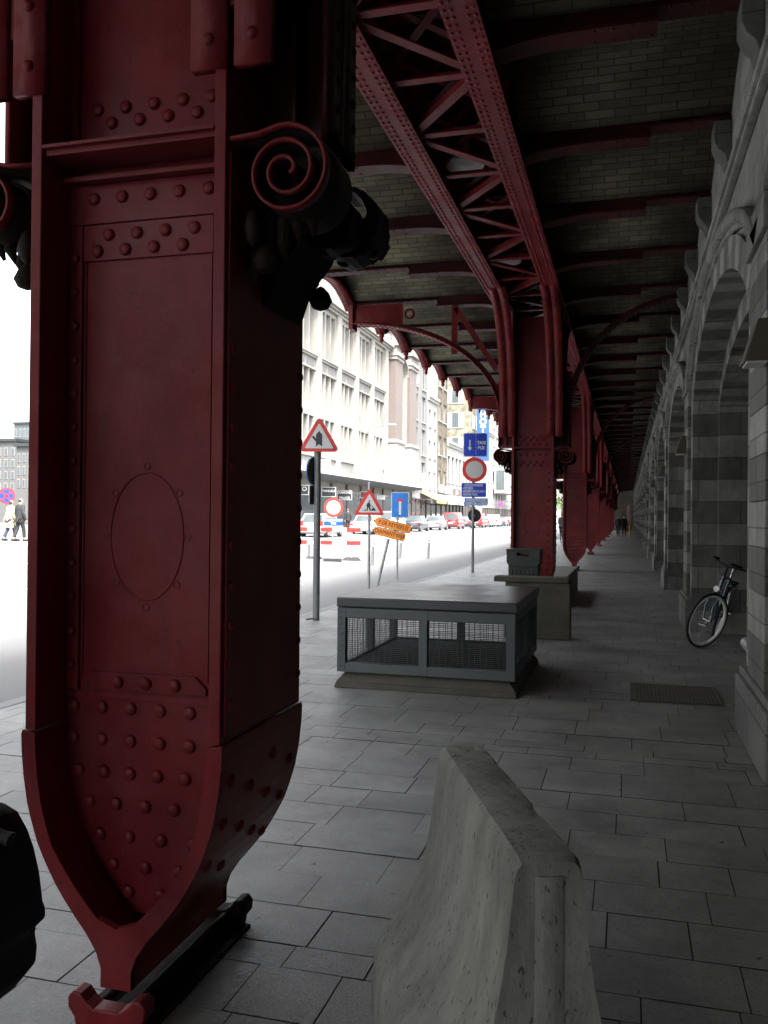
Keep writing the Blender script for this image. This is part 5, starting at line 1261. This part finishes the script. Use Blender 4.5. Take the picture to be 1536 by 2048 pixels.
def person(label, loc, yaw, H=1.74, coat='darkcloth', legs='denim', coatlen=.42, stride=.18, arm=.1, hair='hair', sit=False, group=None, shoes='black', longhair=False):
    """faces local +y. joints scaled by H"""
    t = thing('person', label, 'person', loc, yaw, group); k = H / 1.74
    V = lambda x, y, z: Vector((x * k, y * k, z * k))
    hip = .92
    if sit: FL, FR = [(.09, .28, .72), (.1, .22, .34), (.1, .34, .3)], [(-.09, .3, .62), (-.1, .2, .22), (-.1, .32, .17)]
    else: FL, FR = [(.09, stride * .7, .50), (.09, stride * .9, .09), (.09, stride * .9 + .13, .04)], [(-.09, -stride * .25, .49), (-.09, -stride * 1.3, .11), (-.09, -stride * 1.3 + .12, .05)]
    lean = .18 if sit else .02
    sh_z = 1.42; HL = [(.21, .28, 1.12), (.20, .5, 1.06)] if sit else [(.24, -arm * .3, 1.13), (.25, arm, .88)]
    HR = [(-.21, .28, 1.12), (-.20, .5, 1.06)] if sit else [(-.24, .0, 1.13), (-.25, -arm, .88)]
    vs = [V(0, 0, hip), V(0, lean * .4, 1.12), V(0, lean * .8, 1.32), V(0, lean, 1.45), V(0, lean + .01, 1.52), V(0, lean + .025, 1.60), V(0, lean + .02, 1.69), V(0, lean + .015, 1.72)]
    es = [(0, 1), (1, 2), (2, 3), (3, 4), (4, 5), (5, 6), (6, 7)]; rd = [(.15 * k, .11 * k), (.14 * k, .10 * k), (.16 * k, .11 * k), (.09 * k, .07 * k), (.055 * k, .055 * k), (.08 * k, .095 * k), (.078 * k, .095 * k), (.05 * k, .06 * k)]
    for sg, A in ((1, HL), (-1, HR)):
        b = len(vs); sp = V(sg * .175, lean, sh_z); e, wv = V(*A[0]), V(*A[1]); d = (wv - e).normalized()
        vs += [sp, e, wv, wv + d * .05 * k, wv + d * .09 * k]; es += [(2, b), (b, b + 1), (b + 1, b + 2), (b + 2, b + 3), (b + 3, b + 4)]; rd += [.055 * k, .042 * k, .028 * k, (.036 * k, .02 * k), (.036 * k, .018 * k)]
        for f in range(4):
            x = (f - 1.5) * .017 * k; vs += [wv + d * .13 * k + Vector((0, x, 0)), wv + d * (.165 + .012 * (1 - abs(f - 1.4))) * k + Vector((-sg * .012 * k, x, 0))]; n_ = len(vs); es += [(b + 4, n_ - 2), (n_ - 2, n_ - 1)]; rd += [.0085 * k, .007 * k]
        vs += [wv + d * .06 * k + Vector((0, .035 * k, 0)), wv + d * .1 * k + Vector((0, .05 * k, 0))]; n_ = len(vs); es += [(b + 3, n_ - 2), (n_ - 2, n_ - 1)]; rd += [.01 * k, .008 * k]
    for sg, A in ((1, FL), (-1, FR)):
        b = len(vs); vs += [V(sg * .09, 0, hip - .06), V(*A[0]), V(*A[1]), V(*A[2])]; es += [(0, b), (b, b + 1), (b + 1, b + 2), (b + 2, b + 3)]; rd += [.085 * k, .06 * k, .042 * k, .035 * k]
    skin_mesh('body', vs, es, rd, 'skin', t)
    # face details
    hc = V(0, lean + .025, 1.63)
    mb = MB(); mb.lathe([(.004 * k, .085 * k), (.014 * k, .10 * k), (.01 * k, .112 * k)], hc + V(0, 0, -.02), 8, 'y')
    for sg in (-1, 1): mb.box(hc.x + sg * .075 * k, hc.x + sg * .09 * k, hc.y - .02 * k, hc.y + .015 * k, hc.z - .04 * k, hc.z + .025 * k)
    mb.build('face', 'skin', t)
    mb = MB()
    for sg in (-1, 1): mb.dome(hc + V(sg * .032, .088, .01), (0, 1, 0), .011 * k, .005 * k, 6)
    mb.build('eyes', 'sblack', t)
    # trousers
    tv = [V(0, 0, hip + .02)]; te = []; tr = [(.165 * k, .125 * k)]
    for sg, A in ((1, FL), (-1, FR)):
        b = len(tv); a = V(*A[1]); tv += [V(sg * .09, 0, hip - .06), V(*A[0]), a + (V(*A[0]) - a).normalized() * .05 * k]; te += [(0, b), (b, b + 1), (b + 1, b + 2)]; tr += [.1 * k, .075 * k, .06 * k]
    skin_mesh('trousers', tv, te, tr, legs, t)
    # coat
    cl = hip + .06 - coatlen
    rows = [(cl, .205, .155, -.02 if sit else 0), (cl + .01, .21, .16, -.02 if sit else 0), (hip + .02, .19, .145, .0), (1.12, .165, .12, lean * .4), (1.30, .19, .13, lean * .8), (1.40, .19, .115, lean), (1.45, .12, .09, lean), (1.50, .072, .075, lean + .01)]
    if sit: rows[0] = (hip - .02, .19, .16, -.02); rows[1] = (hip, .195, .16, -.02)
    mb = MB(); n_ = 16; vv = []
    for z_, rx_, ry_, y_ in rows: vv += [V(rx_ * math.cos(2 * math.pi * q / n_), y_ + ry_ * math.sin(2 * math.pi * q / n_), z_) for q in range(n_)]
    mb.add(vv, [(a_ * n_ + q, a_ * n_ + (q + 1) % n_, (a_ + 1) * n_ + (q + 1) % n_, (a_ + 1) * n_ + q) for a_ in range(len(rows) - 1) for q in range(n_)], smooth=True)
    mb.build('coat', coat, t)
    for sg, A in ((1, HL), (-1, HR)):
        e, wv = V(*A[0]), V(*A[1]); s0 = V(sg * .165, lean, sh_z); mb = MB()
        mb.tube([V(sg * .09, lean, sh_z), s0, s0.lerp(e, .5), e, e.lerp(wv, .5), wv], [.07 * k, .078 * k, .068 * k, .06 * k, .054 * k, .047 * k], 12); mb.build('sleeve', coat, t)
    hv = [hc + V(0, -.02, .045), hc + V(0, -.035, .02), hc + V(0, -.05, -.06 if not longhair else -.12)]
    skin_mesh('hair', hv, [(0, 1), (1, 2)], [(.093 * k, .088 * k), (.092 * k, .08 * k), (.075 * k, .06 * k)], hair, t)
    for A in (FL, FR):
        a, b = V(*A[1]), V(*A[2]); mb = MB(); d = (b - a); d.z = 0; d = d.normalized()
        mb.tube([a - d * .05 * k + Vector((0, 0, -.03 * k)), a + d * .06 * k + Vector((0, 0, -.035 * k)), a + d * .2 * k + Vector((0, 0, -.05 * k))], [.045 * k, .05 * k, .03 * k], 8); mb.build('shoe', shoes, t)
    return t
yP = 30.5
p1, p2 = on_y(20, 1072, yP), on_y(39, 1072, yP)
person('pedestrian in a beige coat and dark jeans seen from behind at the left edge', (p1.x, yP, zg(p1.x)), R(-20), 1.7, 'beige', 'denim', .42, .2, .1, longhair=True)
person('pedestrian in dark leather jacket seen from behind beside the near column edge', (p2.x, yP, zg(p2.x)), R(-15), 1.78, 'darkcloth', 'darkcloth', .2, .18, .1)
p3 = on_x(696, 1042, CR + .5 - 2.6 - 1.2); person('person in dark clothes standing between parked cars and the shops', (p3.x, p3.y, zg(-20.4) + .1), R(30), 1.72, 'darkcloth', 'darkcloth', .2, .05, .05)
for i, (px, c, lb) in enumerate(((1236, 'darkcloth', 'dark figure at the far end of the covered pavement, left of two'), (1248, 'blackcloth', 'dark figure at the far end of the covered pavement, right of two'))):
    q = on_z(px, 1073, 0); person(lb, q, R(10 + 160 * i), 1.75, c, 'darkcloth', .3, .14, .08, group='figures far down the pavement')
q = on_z(1259, 1074, 0); t = thing('bollard', 'thin yellow post at the far end of the covered pavement', 'bollard', q); mb = MB(); mb.lathe([(.06, 0), (.06, .95), (.02, 1.0)], n=10); mb.build('shaft', 'yellow', t); mb = MB(); mb.lathe([(.09, -.01), (.09, .03), (.06, .04)], n=10); mb.build('base', 'yellow', t)
q = on_z(1257, 1066, 0); t = thing('red_banner', 'tall red banner stand deep in the far end of the covered pavement', 'banner', q); mb = MB(); mb.box(-.25, .25, -.02, .02, .15, 2.9); mb.build('cloth', 'car_wine', t); mb = MB(); mb.tube([(0, .04, 0), (0, .04, 3)], .03, 8); mb.box(-.3, .3, -.2, .2, 0, .04); mb.build('stand', 'pole', t)
# cyclist
qc = on_z(1124, 1086, 0)
b2 = make_bike('dark bicycle ridden away from the viewer beside the second iron column', 'black', 'chrome'); b2.location = qc; b2.rotation_euler = (0, 0, R(88))
person('cyclist in a dark jacket and grey top riding away beside the second iron column', qc + Vector((.0, -.22, .06)), R(-2), 1.75, 'darkcloth', 'darkcloth', .05, sit=True)
# --- person at the left edge with a black bag
qe = on_y(-410, 1030, 1.72); pe = person('person in black clothes almost wholly cut off by the left edge of the view', (qe.x, 1.72, 0), R(60), 1.72, 'blackcloth', 'blackcloth', .3, .05, .02)
bo = on_y(-12, 1805, 1.72); t = thing('shoulder_bag', 'black cloth bag with a loose strap end hanging at the lower left edge', 'bag', bo)
mb = MB(); sc_ = (bo - CAM).dot(fw) / F_PX
prof = [(-130, 175), (-40, 185), (0, 168), (20, 140), (38, 100), (55, 40), (66, -30), (77, -50), (50, -75), (45, -110), (53, -150), (30, -178), (-20, -215), (-130, -230)]
ring_n = len(prof); lay = [(-.13, .80), (-.10, .95), (-.04, 1.0), (.04, 1.0), (.10, .95), (.13, .80)]; vs = []
for yv, f in lay: vs += [((a + 30) * f * sc_ - 30 * sc_, yv * .8, b * f * sc_) for a, b in prof]
fs = []
for j in range(len(lay) - 1):
    for i in range(ring_n): fs.append((j * ring_n + i, j * ring_n + (i + 1) % ring_n, (j + 1) * ring_n + (i + 1) % ring_n, (j + 1) * ring_n + i))
mb.add(vs, fs + [tuple(range(ring_n)), tuple(range((len(lay) - 1) * ring_n, len(lay) * ring_n))], smooth=True); mb.build('pouch', 'blackcloth', t, bevel=.01)
mb = MB(); mb.tube([(-.06, -.02, .17), (-.01, -.04, .195), (.035, -.05, .192), (.06, -.05, .178), (.085, -.05, .172)], [.02, .013, .010, .013, .017], 8); sh = Vector((qe.x + .13, 1.74, 1.47)) - bo; mb.tube([(-.10, -.02, .17), (-.12, -.03, .3), sh.lerp(Vector((-.12, -.03, .3)), .4) + Vector((.04, -.05, 0)), sh + Vector((.03, -.07, -.05)), sh], .012, 8); mb.build('strap', 'blackcloth', t)

# ================================================================== tree beyond
qt = on_y(1123, 1036, 105)
t = thing('tree', 'green street tree far away, showing in the gap right of the second iron column', 'tree', (qt.x, 105, -.06))
mb = MB(); mb.tube([(0, 0, 0), (.05, 0, 2), (0, .1, 4.2)], [.16, .12, .07], 8)
for k in range(6): a = k * 1.05; mb.tube([(0, 0, 2.4 + k * .25), (1.0 * math.cos(a), 1.0 * math.sin(a), 3.7 + k * .25)], [.06, .02], 6)
mb.build('trunk', 'bark', t)
mb = MB(); rt_ = random.Random(9)
for c in range(34):
    a = rt_.uniform(0, 6.28); r = rt_.uniform(.2, 1.5); cz = rt_.uniform(2.8, 6.0); cen = Vector((r * math.cos(a), r * math.sin(a), cz)); tn = rt_.uniform(.6, 1.35)
    for l_ in range(45):
        d = Vector((rt_.gauss(0, .3), rt_.gauss(0, .3), rt_.gauss(0, .25))); p = cen + d; u = Vector((rt_.uniform(-1, 1), rt_.uniform(-1, 1), rt_.uniform(-1, 1))).normalized() * .09; v = u.orthogonal().normalized() * .05
        mb.add([p - u, p + v, p + u, p - v], [(0, 1, 2, 3)], tone=tn * rt_.uniform(.8, 1.2))
mb.build('crown', 'leaf', t, fix=False)
